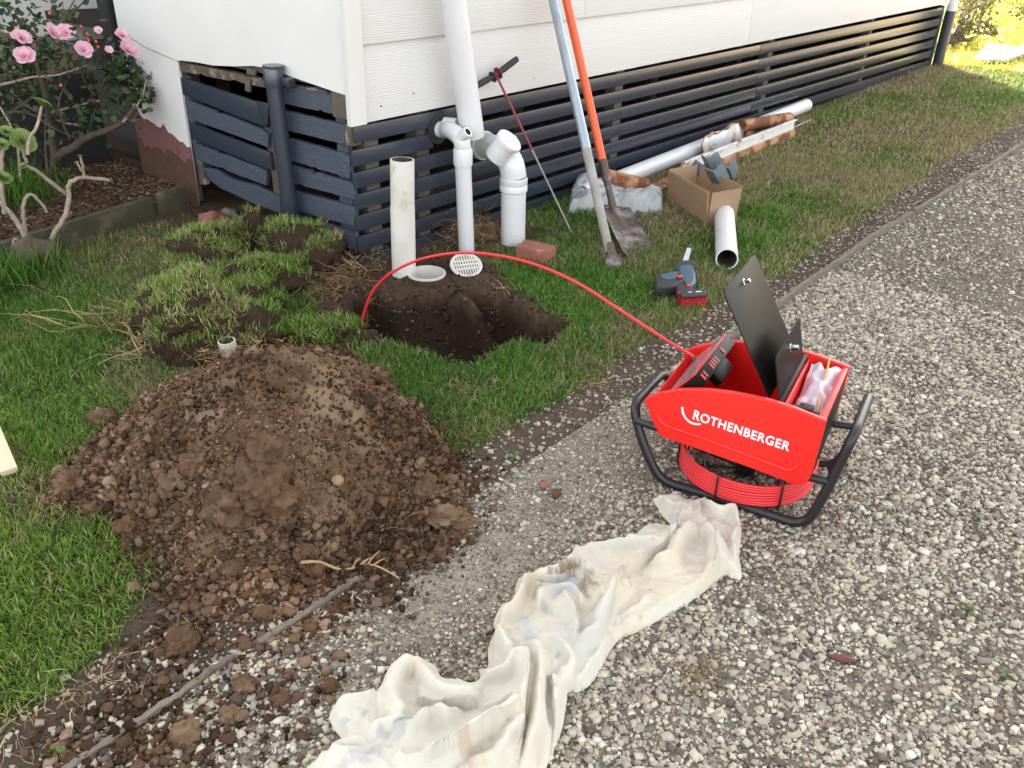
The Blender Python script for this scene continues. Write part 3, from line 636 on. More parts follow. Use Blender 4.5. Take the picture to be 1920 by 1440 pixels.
p = G(283, 668); strands('straw_tuft', (p[0], p[1]), 70, (.03, .025, .015), .15, STR, 'pale splayed straw stalks on the grass behind the heap', 'straw', r, kind='stuff', w=.0035)
p = G(170, 608); strands('straw_tuft', (p[0], p[1]), 26, (.06, .015, .01), .28, STR, 'long straw stems lying across the left lawn', 'straw', r, kind='stuff', w=.003, dirb=(-.5, .35, 0), db=.8)
p = G(1320, 1272); strands('straw_tuft', (p[0], p[1]), 150, (.028, .022, .006), .045, BRN + STR, 'small tuft of dry roots lying on the gravel right of the cloth', 'straw', r, kind='stuff', w=.0015)
p = G(500, 660); 
for (u, v, n, sx, lab) in ((900, 800, 90, .09, 'dry grass scraps on the lawn edge right of the heap'), (1110, 720, 110, .05, 'dry straw tuft on the soil strip left of the reel machine'), (90, 1340, 200, .14, 'dry grass along the bottom left lawn edge'), (300, 470, 200, .14, 'dry clippings on the ground below the garden sleeper')):
    p = G(u, v); strands('straw_scraps', (p[0], p[1]), n, (sx, .04, .004), .06, STR, lab, 'straw', r, kind='stuff', w=.0017)

# ------------------------------------------------------------------ turf clods
def turf(u, v, size, label, tilt=0, z=.0, grass_n=900, rot=0., seed=1, roots=0, gl=.045, drop=.0):
    p = G(u, v, z + size[2]); gz = ground_z(np.array([p[0]]), np.array([p[1]]))[0]; t = thing('turf_clod', label, 'turf', (p[0], p[1], gz))
    c = (p[0], p[1], gz + size[2] * .50)
    b = blob('soil_body', c, (size[0], size[1], size[2] * .75), m_darksoil, t, sub=4, rough=.55, seed=seed, rot=rot, ridged=False)
    co = np.array([q.co[:] for q in b.data.vertices]); no = np.array([q.normal[:] for q in b.data.vertices]); co = co + np.array(t.location)
    k = np.where(no[:, 2] > .55)[0]; rr = np.random.default_rng(seed)
    kk = rr.choice(k, grass_n); P = co[kk] + rr.normal(0, size[0] * .05, (grass_n, 3)) * [1, 1, .2] - [0, 0, .004]
    x, y = P[:, 0], P[:, 1]; cols = grass_cols(x, y, rr, -.15) * 1.15 + [.03, .02, 0]
    V, F, Cc = blades(P, rr.uniform(.4, 1.1, grass_n) * gl, rr.uniform(.003, .005, grass_n), cols, rr, .75)
    g = link('grass', np_mesh('grass', V, F, Cc), m_grass, parent=t, smooth=False); tag(g, kind='stuff')
    if roots:
        strands('roots', (p[0] + roots[0], p[1] + roots[1]), roots[2], (.07, .05, .012), .07, STR + BRN[:2], '', '', rr, z0=gz + roots[3], parent=t, w=.0026, flatten=.35)
    return t
turf(382, 455, (.19, .12, .15), 'grassy turf clod nearest the garden sleeper', seed=3, rot=.3, grass_n=3000, roots=(-.06, -.10, 120, .03))
turf(350, 550, (.23, .16, .17), 'largest grassy turf slab left of the cut pipe', seed=4, rot=.9, grass_n=5600)
turf(412, 605, (.19, .08, .12), 'low turf slab with pale straw fringe just behind the heap top', seed=5, rot=-.4, grass_n=1600, roots=(.02, -.055, 800, .05))
turf(471, 422, (.115, .065, .15), 'tilted turf clod against the slatted hatch, dark soil face outward', seed=6, rot=-.6, grass_n=480, gl=.05)
turf(556, 445, (.15, .10, .15), 'thick grassy turf clod beside the foot of the dark post', seed=7, rot=-.5, grass_n=3000)
turf(492, 505, (.18, .085, .11), 'middle turf slab with a dark cut soil edge', seed=8, rot=-.2, grass_n=2300)
turf(595, 615, (.14, .08, .05), 'thin pale green turf flap at the left rim of the hole', seed=9, rot=-.7, grass_n=1500)
turf(455, 545, (.15, .09, .10), 'shaggy turf clod between the largest slab and the middle slab', seed=11, rot=.2, grass_n=1900)
turf(420, 490, (.12, .08, .10), 'narrow turf clod wedged behind the largest slab', seed=13, rot=-.1, grass_n=1500)
turf(290, 600, (.08, .06, .07), 'small dark turf lump left of the largest slab', seed=10, grass_n=120)

# ------------------------------------------------------------------ house
WYF = 2.62; LXF = 2.22
house = thing('house', 'white weatherboard house with slatted slate blue base skirting', 'house', (2.22, 2.62, 0))
XE = 9.86
def zs(k, x):  # slat top height at x
    t = (x - 2.22) / 7.6; return .571 * (1 - t) + .549 * t - k * (.0885 * (1 - t) + .0985 * t)
def slat_between(x0, x1, k, name='slat'):
    mb = MB(); w0 = .0625; w1 = .066; f = lambda x: w0 + (w1 - w0) * (x - 2.22) / 7.6
    a, b = zs(k, x0), zs(k, x1); y0, y1 = WYF, WYF + .019
    mb.hexa([(x0, y0, a - f(x0)), (x1, y0, b - f(x1)), (x1, y1, b - f(x1)), (x0, y1, a - f(x0)), (x0, y0, a), (x1, y0, b), (x1, y1, b), (x0, y1, a)])
    return mb.build(name, m_slate, house, bevel=.003)
JO = [5.78, 5.80, 5.79, 5.82, 5.78, 8.9, 5.8]
for k in range(7):
    xs = 2.21 if k else 2.22
    if k == 0: segs = [(2.225, 2.66), (2.80, JO[0]), (JO[0] + .003, XE)]; 
    elif k == 1: segs = [(2.215, 2.66), (2.80, JO[1]), (JO[1] + .003, XE)]
    else: segs = [(2.215, JO[k]), (JO[k] + .003, XE)]
    if k == 0: segs = [(2.225, JO[0]), (JO[0] + .003, XE)]
    for a, b in segs: slat_between(a, b, k)
slat_between(2.21, 4.2, 7)
for x in (2.33, 2.62, 4.12, 6.0, 7.95):
    MB().box((x - .035, WYF + .021, -.15), (x + .035, WYF + .09, .60)).build('stump', m_stud if x > 3 else m_stud, house)
# end trim + inner dark floor, walls and joists
MB().box((XE + .002, WYF - .004, -.1), (XE + .06, WYF + .05, .57)).build('end_batten', m_slate, house, bevel=.003)
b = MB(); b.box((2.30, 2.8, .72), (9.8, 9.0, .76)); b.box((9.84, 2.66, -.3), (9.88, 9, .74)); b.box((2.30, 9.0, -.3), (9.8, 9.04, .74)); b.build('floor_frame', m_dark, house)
for i, (x, y) in enumerate(((3.0, 3.5), (4.4, 3.6), (5.9, 3.5), (2.9, 4.6), (4.4, 4.8), (7.5, 3.6))):
    MB().box((x, y, -.2), (x + .09, y + .09, .72)).build('stump', m_stud, house)
MB().box((2.45, 2.85, .10), (3.5, 2.89, .2)).build('bearer', m_stud, house)
# weatherboards, right wall, each lapped over the one below
zb = [.585, .868, 1.150, 1.432, 1.714, 1.996, 2.278, 2.56, 2.85]
for i in range(8):
    cuts = [2.268, 5.55, XE + .03] if i == 0 else ([2.268, 3.70, 7.3, XE + .03] if i == 1 else ([2.268, 6.0, XE + .03] if i % 2 == 0 else [2.268, 4.4, 8.0, XE + .03]))
    for a, c in zip(cuts[:-1], cuts[1:]):
        z0, z1 = zb[i], zb[i + 1] + .02; yb = WYF - .018; yt = WYF - .002
        mb = MB(); mb.hexa([(a + .001, yb, z0), (c - .001, yb, z0), (c - .001, yb + .010, z0), (a + .001, yb + .010, z0), (a + .001, yt, z1), (c - .001, yt, z1), (c - .001, yt + .010, z1), (a + .001, yt + .010, z1)])
        mb.build('weatherboard', m_white, house, bevel=.0015)
MB().box((2.21, WYF + .012, .60), (9.86, WYF + .10, 2.86)).build('wall_frame', m_stud, house)
rn = random.Random(2)
for (u_, v_) in ((775, 175), (714, 199), (1001, 147), (1336, 90), (1600, 40)):
    q = PY(u_, v_, WYF - .014); MB().tube([q, q + np.array([0, -.0035, 0])], .0035, 8).build('nail_head', m_rust, house)
# corner trim (two faces)
tr = MB(); tr.hexa([(2.188, WYF - .034, .583), (2.266, WYF - .034, .583), (2.266, WYF - .006, .583), (2.188, WYF - .006, .583), (2.188, WYF - .034, 2.86), (2.266, WYF - .034, 2.86), (2.266, WYF - .006, 2.86), (2.188, WYF - .006, 2.86)])
tr.build('corner_trim', m_whitesheet, house, bevel=.003)
# left wall sheet, bottom edge ragged following the photo
bot = [(2.60, .672), (2.75, .676), (2.93, .69), (3.05, .70), (3.16, .715), (3.30, .71), (3.45, .69), (3.60, .675), (3.75, .672), (3.86, .665), (3.90, .66), (4.16, .69), (4.36, .74), (4.39, .75)]
bot = [(y if y < 2.65 else y * .9727, 1.35 + (z - 1.35) * .9727) for y, z in bot]
mb = MB(); n = len(bot)
fr = [(LXF - .012, y, z) for y, z in bot] + [(LXF - .012, y, 2.86) for y, _ in bot[::-1]]
bk = [(LXF + .004, y, z) for y, z in bot] + [(LXF + .004, y, 2.86) for y, _ in bot[::-1]]
for i in range(n - 1):
    j = 2 * n - 1 - i
    mb.add([fr[i], fr[i + 1], fr[j - 1], fr[j], bk[i], bk[i + 1], bk[j - 1], bk[j]], [(0, 1, 2, 3), (7, 6, 5, 4), (0, 4, 5, 1), (3, 2, 6, 7)] + ([(0, 3, 7, 4)] if i == 0 else []) + ([(1, 5, 6, 2)] if i == n - 2 else []))
mb.build('wall_sheet', m_whitesheet, house)
MB().box((LXF + .006, 2.72, .70), (LXF + .09, 4.26, 2.86)).build('wall_frame', m_stud, house)
# lower white/maroon/dirt piece beyond the opening
def wall_piece(name, pts, x, m, t=.012):
    pts = [(y * .9727, 1.35 + (z - 1.35) * .9727) for y, z in pts]
    V = [(x, y, z) for y, z in pts] + [(x + t, y, z) for y, z in pts]; k = len(pts)
    return MB().add(V, [tuple(range(k)), tuple(range(2 * k - 1, k - 1, -1))] + [(i, i + k, (i + 1) % k + k, (i + 1) % k) for i in range(k)]).build(name, m, house)
wall_piece('lower_wall_sheet', [(3.90, .656), (4.16, .684), (4.385, .735), (4.40, -.1), (3.92, -.1)], LXF - .008, m_whitesheet)
rg = random.Random(4)
jag = [(3.899 + .50 * i / 16, (.36 - .10 * (1 - i / 16)) + rg.uniform(-.02, .045) * (i % 2)) for i in range(17)]
wall_piece('maroon_patch', jag + [(4.401, -.1), (3.899, -.1)], LXF - .0115, m_maroon, .003)
jag = [(3.898 + .504 * i / 16, (.20 - .02 * (1 - i / 16)) + rg.uniform(-.025, .03)) for i in range(17)]
wall_piece('dirt_splash', jag + [(4.402, -.1), (3.898, -.1)], LXF - .0145, m_dirt, .0025)
def Z1(zx, zy): return (320 + zx / 3.513, 90 + zy / 3.513)
def lquad(name, pts, m, par, x=LXF, t=.02, bev=.002, mat_=None):
    """board on the left wall from four zoom points TL TR BR BL"""
    q = [PX(*Z1(*p), x) for p in pts]
    if m is m_slatew or (m is m_rot and len(name) > 3 and name[:3] == 'rim'):
        N = 22; rr_ = random.Random(int(pts[0][1] * 7 + pts[0][0])); tp, bt = [], []
        for i in range(N + 1):
            f = i / N; jt = (rr_.uniform(-1, .2) * .0022 - (rr_.uniform(0, .012) if rr_.random() < .10 or (f > .93 and rr_.random() < .6) else 0)); jb = (rr_.uniform(-.2, 1) * .0020 + (rr_.uniform(0, .009) if rr_.random() < .10 else 0))
            tp.append(q[0] * (1 - f) + q[1] * f + np.array([0, 0, jt])); bt.append(q[3] * (1 - f) + q[2] * f + np.array([0, 0, jb]))
        V = tp + bt + [p + np.array([t, 0, 0]) for p in tp + bt]; n1 = N + 1; F = []
        for i in range(N): F += [(i, i + 1, n1 + i + 1, n1 + i), (2 * n1 + i + 1, 2 * n1 + i, 3 * n1 + i, 3 * n1 + i + 1), (i + 1, i, 2 * n1 + i, 2 * n1 + i + 1), (n1 + i, n1 + i + 1, 3 * n1 + i + 1, 3 * n1 + i)]
        F += [(0, n1, 3 * n1, 2 * n1), (N, 2 * n1 + N, 3 * n1 + N, n1 + N)]
        return MB().add(V, F).build(name, m, par)
    V = [p for p in q] + [p + np.array([t, 0, 0]) for p in q]
    return MB().add(V, [(0, 1, 2, 3), (7, 6, 5, 4), (0, 4, 5, 1), (1, 5, 6, 2), (2, 6, 7, 3), (3, 7, 4, 0)]).build(name, m, par, bevel=bev)
# rim boards of the opening (rotten)
lquad('rim_board', [(48, 88), (650, 212), (650, 268), (50, 150)], m_rot, house, LXF - .002, .03)
lquad('rim_board', [(655, 212), (1130, 300), (1120, 345), (655, 268)], m_rot, house, LXF + .002, .03)
lquad('side_jamb', [(38, 100), (70, 150), (185, 1015), (150, 1015)], m_rot, house, LXF + .006, .03)
lquad('nailing_block', [(500, 135), (555, 150), (553, 185), (498, 170)], m_stud, house, LXF - .02, .012)
lquad('nailing_block', [(490, 205), (522, 212), (520, 292), (488, 282)], m_stud, house, LXF - .012, .012)
# right-hand weathered slats and the boards behind their ends
for q in ([(660, 232), (1125, 318), (1085, 440), (680, 352)], [(680, 395), (1142, 505), (1146, 636), (690, 525)], [(695, 570), (1178, 706), (1176, 860), (700, 715)],
          [(700, 742), (1202, 888), (1206, 998), (715, 868)], [(720, 920), (1218, 1045), (1206, 1176), (730, 1045)], [(735, 1085), (1215, 1212), (1215, 1330), (745, 1200)]):
    lquad('slat', q, m_slatew, house, LXF - .006, .02, .003)
lquad('corner_board', [(1080, 335), (1140, 345), (1225, 1310), (1130, 1310)], m_slatew, house, LXF + .018, .02)
lquad('rotten_corner_end', [(1135, 500), (1185, 520), (1195, 650), (1155, 640)], m_rot, house, LXF - .004, .05, .004)
# hatch panel hanging askew
hatch = MB(); 
q = [PX(*Z1(*p), LXF + .03) for p in ((65, 190), (100, 190), (200, 860), (160, 860))]
hatch = lquad('hatch', [(62, 178), (105, 190), (235, 900), (185, 900)], m_rot, house, LXF + .012, .02)
lx = LXF - .012
for q, m in (([(64, 192), (612, 372), (632, 528), (80, 308)], m_slate), ([(92, 335), (640, 548), (640, 655), (112, 462)], m_slatew), ([(120, 490), (650, 690), (668, 808), (140, 600)], m_slate),
          ([(150, 622), (632, 805), (628, 905), (170, 735)], m_slatew)):
    lquad('slat', q, m, hatch, lx, .018, .003)
# broken bottom slat: outline with gnawed left end
pts = [(215, 790), (300, 800), (370, 850), (420, 870), (560, 905), (720, 985), (724, 1088), (560, 1030), (400, 955), (330, 925), (260, 870)]
P3 = [PX(*Z1(*p), lx) for p in pts]; k = len(pts); MB().add(P3 + [p + np.array([.018, 0, 0]) for p in P3], [tuple(range(k)), tuple(range(2 * k - 1, k - 1, -1))] + [(i, i + k, (i + 1) % k + k, (i + 1) % k) for i in range(k)]).build('broken_slat', m_slatew, hatch)
lquad('end_stile', [(592, 362), (642, 372), (745, 1085), (700, 1085)], m_rot, hatch, lx + .020, .02)
lquad('end_cleat', [(560, 345), (640, 366), (640, 500), (600, 520)], m_slate, hatch, lx - .006, .005)
# black void pieces/bricks visible under the hatch
for (u_, v_, z_, sz_, m__) in ((398, 412, .01, (.07, .04, .035), m_brick), (430, 402, .0, (.05, .04, .03), m_concrete), (375, 402, .0, (.05, .035, .03), m_darksoil)):
    blob('rubble', G(u_, v_, z_), sz_, m__, house, sub=3, rough=.5, seed=u_)
# dark capped vent pipe on the left wall
p0 = PX(545, 400, LXF - .055); p1 = PX(514, 158, LXF - .055); p2 = PX(512, 126, LXF - .055); p0 = p0 + (p0 - p1) * .25
vp = thing('vent_pipe', 'slate blue painted capped pipe standing against the left slatted wall', 'pipe', tuple(p0))
MB().tube([p0, p1], .034, 24).build('pipe', m_slate, vp, smooth=True)
MB().tube([p1 - (p2 - p1) * .1, p1 * .05 + p2 * .95, p2], [.040, .040, .038], 24).build('collar', m_slate, vp, smooth=True)
MB().tube([p2, p2 + np.array([0, 0, .008])], .042, 24).build('cap', m_slate, vp, smooth=True)
MB().box((LXF - .05, p1[1] - .085, p1[2] + .0), (LXF - .013, p1[1] - .02, p1[2] + .03)).build('wall_bracket', m_slate, vp, bevel=.003)
# far corner downpipe: black lower part, white upper
dp = thing('corner_downpipe', 'downpipe at the far end of the house, white above and dark grey below', 'downpipe', (9.95, 2.57, 0))
MB().tube([(9.93, 2.56, -.05), (9.93, 2.56, .52)], .052, 24).build('lower_pipe', m_slate, dp, smooth=True)
MB().tube([(9.93, 2.56, .5205), (9.93, 2.56, 2.8)], .050, 24).build('upper_pipe', m_pvc, dp, smooth=True)
# far end wall, back walls, roof (out of view, added to carry the shade)
MB().box((9.90, 2.66, .60), (9.93, 9.0, 2.86)).build('end_wall', m_white, house)
MB().box((2.24, 9.0, .0), (9.9, 9.03, 2.86)).build('rear_wall', m_white, house)
MB().box((2.62, 4.30, .0), (2.66, 9.0, 2.86)).build('porch_wall', m_deck, house)  # set back and coloured black so the porch recess reads dark
rf = MB(); x0, x1, y0, y1, ze, zr = 1.75, 10.0, 2.15, 9.5, 2.87, 4.3
ym = (y0 + y1) / 2
rf.add([(x0, y0, ze), (x1, y0, ze), (x1, y1, ze), (x0, y1, ze), (x0 + 2.2, ym, zr), (x1 - 2.2, ym, zr)], [(0, 1, 5, 4), (1, 2, 5), (2, 3, 4, 5), (3, 0, 4), (3, 2, 1, 0)]); rf.build('unseen_roof', m_roof, house)

# ------------------------------------------------------------------ porch area and garden, left
pw = thing('porch', 'black stained board fascia under the porch at the back of the flower bed', 'porch', (1.2, 4.75, 0))
A = np.array([.2, 4.98]); B = np.array([2.20, 4.60]); dv = (B - A); L_ = np.linalg.norm(dv); dv /= L_; nv = np.array([dv[1], -dv[0]])
for i in range(3):
    z0 = .075 + i * .152; mb = MB(); c = (A + B) / 2; mb.obox((c[0], c[1], z0 + .073), (*dv, 0), (*-nv, 0), (0, 0, 1), L_ / 2, .012, .073); mb.build('fascia_board', m_deck, pw, bevel=.002)
mb = MB(); c = (A + B) / 2 + nv * .02; mb.obox((c[0], c[1], .055), (*dv, 0), (*-nv, 0), (0, 0, 1), L_ / 2, .015, .016); mb.build('bottom_batten', m_sleeper, pw)
st = thing('concrete_step', 'mossy concrete step block beside the white wall behind the roses', 'step', (1.9, 4.8, .5))
c = (A + B) / 2 - nv * .20; mb = MB(); mb.obox((c[0] + .02, c[1], .60), (*dv, 0), (*-nv, 0), (0, 0, 1), L_ / 2 - .06, .18, .065); mb.build('step_slab', m_concrete, st, bevel=.015)
tag(MB().obox((1.2, 5.45, .9), (*dv, 0), (*-nv, 0), (0, 0, 1), 1.6, .02, .30).build('porch_screen', m_white), 'white painted low wall at the top left behind the step', 'wall')
pp = PX(190, 35, LXF - .06); tag(MB().box((2.19, 4.30, .50), (2.27, 4.40, 1.6)).build('porch_post', m_deck, bevel=.004), 'black porch post against the corner of the white wall', 'post')
tag(MB().obox((1.0, 5.30, .98), (*dv, 0), (*-nv, 0), (0, 0, 1), .9, .03, .1).build('porch_rail', m_deck), 'black rail board at the very top left', 'rail')
# garden sleeper edging
ge = thing('garden_edging', 'mossy timber sleeper edging of the flower bed below the roses', 'garden edging', (1.75, 3.8, 0))
t0, t1 = G(60, 442, .1), G(285, 372, .1); u0, u1 = G(300, 368, .1), G(350, 352, .1)
def plank(a, b, zt, zb_, th, m, name, par):
    a = np.array(a[:2]); b = np.array(b[:2]); d = b - a; L = np.linalg.norm(d); d /= L; nn = np.array([-d[1], d[0]]); c = (a + b) / 2 + nn * th / 2
    return MB().obox((c[0], c[1], (zt + zb_) / 2), (*d, 0), (*nn, 0), (0, 0, 1), L / 2, th / 2, (zt - zb_) / 2).build(name, m, par, bevel=.004)
plank(t0 + (t0 - t1) * 1.2, t1, .105, -.05, .035, m_sleeper, 'sleeper_board', ge)
plank(u0, u1, .11, -.05, .035, m_sleeper, 'sleeper_board', ge)
r = np.random.default_rng(77)
x = r.uniform(.6, 2.25, 9000); y = r.uniform(3.86, 4.9, 9000); P = np.stack([x, y, ground_z(x, y)], -1); P = P[visible(P, 50)]
cc = np.array([[.14, .08, .05], [.09, .055, .035], [.22, .15, .10], [.30, .24, .18], [.06, .04, .03]])[r.choice(5, len(P), p=[.3, .3, .2, .05, .15])]
V, F, Cc = stones(P, r.uniform(.012, .03, len(P)), cc, flat=.35, seedv=8, jit=.2, cub=True)
tag(link('bark_mulch', np_mesh('bark_mulch', V, F, Cc), m_crumb, loc=(0, 0, 0), smooth=False), 'brown bark mulch and leaf litter in the flower bed', 'mulch', kind='stuff')

# rose bush
def leaves(n, centre, spread, size, cols, r, keep=None):
    c = np.array(centre) + r.normal(0, 1, (n, 3)) * spread
    a = r.uniform(0, 6.28, n); t = r.uniform(-.9, .9, n); d = np.stack([np.cos(a) * np.cos(t), np.sin(a) * np.cos(t), np.sin(t)], -1)
    u = r.normal(0, 1, (n, 3)); w = np.cross(d, u); w /= np.linalg.norm(w, axis=1)[:, None]; s = size * r.uniform(.6, 1.3, n)
    nn = np.cross(d, w)
    P0 = c; P1 = c + d * (s * .35)[:, None] + w * (s * .32)[:, None] + nn * (s * .08)[:, None]; P2 = c + d * (s * .75)[:, None] + w * (s * .24)[:, None]; P3 = c + d * s[:, None]; P4 = c + d * (s * .75)[:, None] - w * (s * .24)[:, None]; P5 = c + d * (s * .35)[:, None] - w * (s * .32)[:, None] + nn * (s * .08)[:, None]
    V = np.stack([P0, P1, P2, P3, P4, P5], 1).reshape(-1, 3); b = np.arange(n)[:, None] * 6
    F = np.concatenate([b + [[0, 1, 2, 3]], b + [[0, 3, 4, 5]]], 0); cc = np.array(cols)[r.integers(len(cols), size=n)] * r.uniform(.7, 1.2, (n, 1))
    return V, F, np.repeat(cc, 6, 0)
rb = thing('rose_bush', 'rose bush with pink blooms and thin canes in the bed against the porch', 'rose bush', (1.85, 4.35, .07))
def P3(u, v, y): return PY(u, v, y)
YR = 4.15
stem0 = G(105, 300, .05)
def limb(pts, rad, m, name, par, seg=8, n=5):
    pp = smooth_path(pts, n); N = len(pp); rr = [rad[0] + (rad[1] - rad[0]) * i / (N - 1) for i in range(N)]
    pp = [p + np.array([random.uniform(-1, 1) for _ in range(3)]) * rr[i] * .25 for i, p in enumerate(pp)]
    return MB().tube(pp, rr, seg).build(name, m, par, smooth=True, auto=80)
r = np.random.default_rng(91)
limb([G(100, 345, .05), P3(105, 300, 4.3), P3(130, 280, 4.2), P3(165, 258, 4.1), P3(225, 232, 4.0), P3(255, 200, 3.95)], (.028, .008), m_bark, 'branch', rb)
limb([P3(105, 300, 4.3), P3(95, 230, 4.2), P3(80, 160, 4.1), P3(60, 90, 4.05)], (.02, .006), m_bark, 'branch', rb)
canes = [[(0, 160), (60, 145), (110, 140), (170, 120)], [(165, 250), (178, 210), (190, 170), (205, 130)], [(20, 210), (60, 215), (100, 240), (150, 262)], [(40, 340), (30, 260), (0, 200)], [(130, 260), (110, 200), (125, 150)],
         [(0, 225), (50, 190), (90, 150), (120, 100)], [(95, 210), (160, 195), (210, 185), (255, 178)], [(180, 180), (160, 155), (150, 120)], [(210, 240), (235, 190), (250, 120), (238, 100)], [(160, 235), (120, 230), (60, 205), (20, 170)],
         [(90, 340), (85, 250), (88, 170)], [(0, 60), (50, 80), (100, 60), (140, 0)], [(100, 55), (115, 25), (118, 0)], [(95, 60), (130, 30), (160, 0)], [(200, 200), (180, 160), (175, 140)], [(230, 230), (262, 190), (275, 150)], [(10, 130), (25, 180), (10, 260)]]
for i, c in enumerate(canes):
    yy = r.uniform(3.95, 4.35); limb([P3(u, v, yy + r.uniform(-.05, .05)) for u, v in c], (.0065, .003), m_bark if i % 3 else m_pale, 'cane', rb, 6)
GL = [(.035, .075, .03), (.05, .10, .035), (.025, .055, .028), (.085, .12, .035), (.12, .10, .05)]
Vs, Fs, Cs = [], [], []; b = 0
for (u, v, n, s) in ((20, 120, 260, .10), (60, 100, 260, .09), (120, 110, 160, .08), (90, 40, 120, .10), (20, 40, 340, .12), (230, 140, 300, .06), (250, 180, 220, .05), (200, 210, 80, .07), (265, 150, 120, .045), (120, 190, 120, .12), (40, 240, 160, .12), (150, 215, 80, .05), (225, 110, 90, .05), (5, 180, 160, .10)):
    V, F, Cc = leaves(int(n * .6), P3(u, v, r.uniform(4.0, 4.25)), (s, s * .8, s * .7), .034, GL, r); Vs.append(V); Fs.append(F + b); Cs.append(Cc); b += len(V)
tag(link('foliage', np_mesh('foliage', np.concatenate(Vs), np.concatenate(Fs), np.concatenate(Cs)), m_leaf, parent=rb, smooth=False), kind='stuff')
def bloom(c, s, par, seed, name='rose_flower', ptn=3):
    rr = random.Random(seed); mb = MB(); c = Vector(c); axis = (Vector((0, -1, .9)) + Vector((rr.uniform(-.5, .5), rr.uniform(-.3, .3), rr.uniform(-.3, .3)))).normalized()
    e1 = axis.orthogonal().normalized(); e2 = axis.cross(e1)
    for ring in range(ptn):
        k = 6 if ring < 2 else 4; op = (1.15, .75, .35)[ring]; L = s * (1, .75, .5)[ring]
        for j in range(k):
            a = j * 6.283 / k + ring * .5 + rr.uniform(-.2, .2); d = (e1 * math.cos(a) + e2 * math.sin(a)); o2 = op + rr.uniform(-.15, .15)
            ray_ = (d * math.sin(o2) + axis * math.cos(o2)); sd = axis.cross(d).normalized(); V = []
            for t, w in ((0, .12), (.45, .42), (.8, .48), (1, .22)):
                q = c + ray_ * L * t + axis * (L * .12 * math.sin(t * 3)) ; V += [q - sd * w * L * .9, q - axis * L * .06, q + sd * w * L * .9]
            mb.add(V, [(3 * i + o, 3 * i + o + 1, 3 * i + o + 4, 3 * i + o + 3) for i in range(3) for o in (0, 1)])
    return mb.build(name, m_rose, par, smooth=True, auto=80)
for i, (u, v, s) in enumerate([(40, 73, .042), (47, 108, .048), (98, 63, .044), (124, 63, .042), (156, 95, .042), (229, 68, .036), (240, 98, .050)]): bloom(P3(u, v, 3.93), s, rb, i)
for (u, v) in ((204, 94), (184, 58), (28, 68)): bloom(P3(u, v, 3.93), .020, rb, u, 'rose_bud', 1)
for (u, v) in ((93, 25), (152, 50), (163, 64), (180, 78), (184, 88), (166, 76), (114, 160)): blob('rose_hip', P3(u, v, 3.98), (.006, .006, .0075), m_orange, rb, sub=2, rough=.05, seed=u)

# succulent tree (aeonium) at left
ae = thing('aeonium_plant', 'leggy succulent with bare pale stems and green rosettes at the left edge', 'succulent', tuple(G(70, 490)))
YA = G(70, 490)[1]
stems = [([(85, 478), (100, 440), (122, 405), (130, 370), (128, 350), (138, 338), (160, 333), (205, 338)], .012), ([(127, 365), (100, 345), (75, 325), (48, 310)], .010), ([(158, 333), (155, 310), (150, 295)], .007), ([(152, 320), (145, 305)], .006),
         ([(55, 455), (45, 420), (44, 385), (50, 368), (62, 366), (80, 385), (88, 398)], .009), ([(50, 450), (25, 405), (0, 380)], .012), ([(55, 455), (45, 425), (34, 420)], .006), ([(50, 475), (80, 492), (115, 505)], .008), ([(45, 480), (70, 520), (100, 560)], .009),
         ([(40, 455), (28, 448), (24, 465), (38, 483)], .005), ([(8, 400), (2, 330), (5, 285), (10, 272)], .010), ([(52, 290), (55, 262), (70, 235), (78, 200)], .008), ([(50, 305), (45, 290), (42, 270)], .008)]
for pts, rad in stems:
    dy = random.uniform(-.05, .05); limb([PY(u, v, YA + dy) for u, v in pts], (rad * .9, rad * .65), m_pale, 'stem', ae, 10)
blob('base_roots', G(60, 480, .05), (.10, .07, .075), m_bark, ae, sub=3, rough=.5, seed=33)
def rosette(c, s, par, seed, ax=(0, -.7, .7)):
    rr = random.Random(seed); mb = MB(); c = Vector(c); axis = Vector(ax).normalized(); e1 = axis.orthogonal().normalized(); e2 = axis.cross(e1); N = 34
    for j in range(N):
        a = j * 2.39996; t = j / N; op = .25 + 1.15 * t; L = s * (.35 + .65 * t); d = e1 * math.cos(a) + e2 * math.sin(a); ry = d * math.sin(op) + axis * math.cos(op); sd = axis.cross(d).normalized()
        V = []
        for tt, w in ((0, .14), (.5, .32), (.85, .36), (1, .10)):
            q = c + ry * L * tt + axis * L * .12 * math.sin(tt * 2.6); V += [q - sd * w * L * 1.3, q - axis * L * .05, q + sd * w * L * 1.3]
        mb.add(V, [(3 * i + o, 3 * i + o + 1, 3 * i + o + 4, 3 * i + o + 3) for i in range(3) for o in (0, 1)])
    return mb.build('rosette', m_rosette, par, smooth=True, auto=80)
for i, (u, v, s, ax) in enumerate([(42, 267, .055, (0, -.8, .5)), (78, 197, .042, (.5, -.2, .9)), (12, 248, .030, (0, -.6, .8)), (3, 272, .032, (0, -.6, .8)), (3, 335, .042, (.3, -.5, .8)), (44, 312, .018, (-.5, -.3, .8)), (150, 294, .013, (0, 0, 1)), (144, 306, .013, (-.2, 0, 1)), (207, 338, .015, (1, -.2, .2))]):
    rosette(PY(u, v, YA), s, ae, i, ax)
r = np.random.default_rng(55)
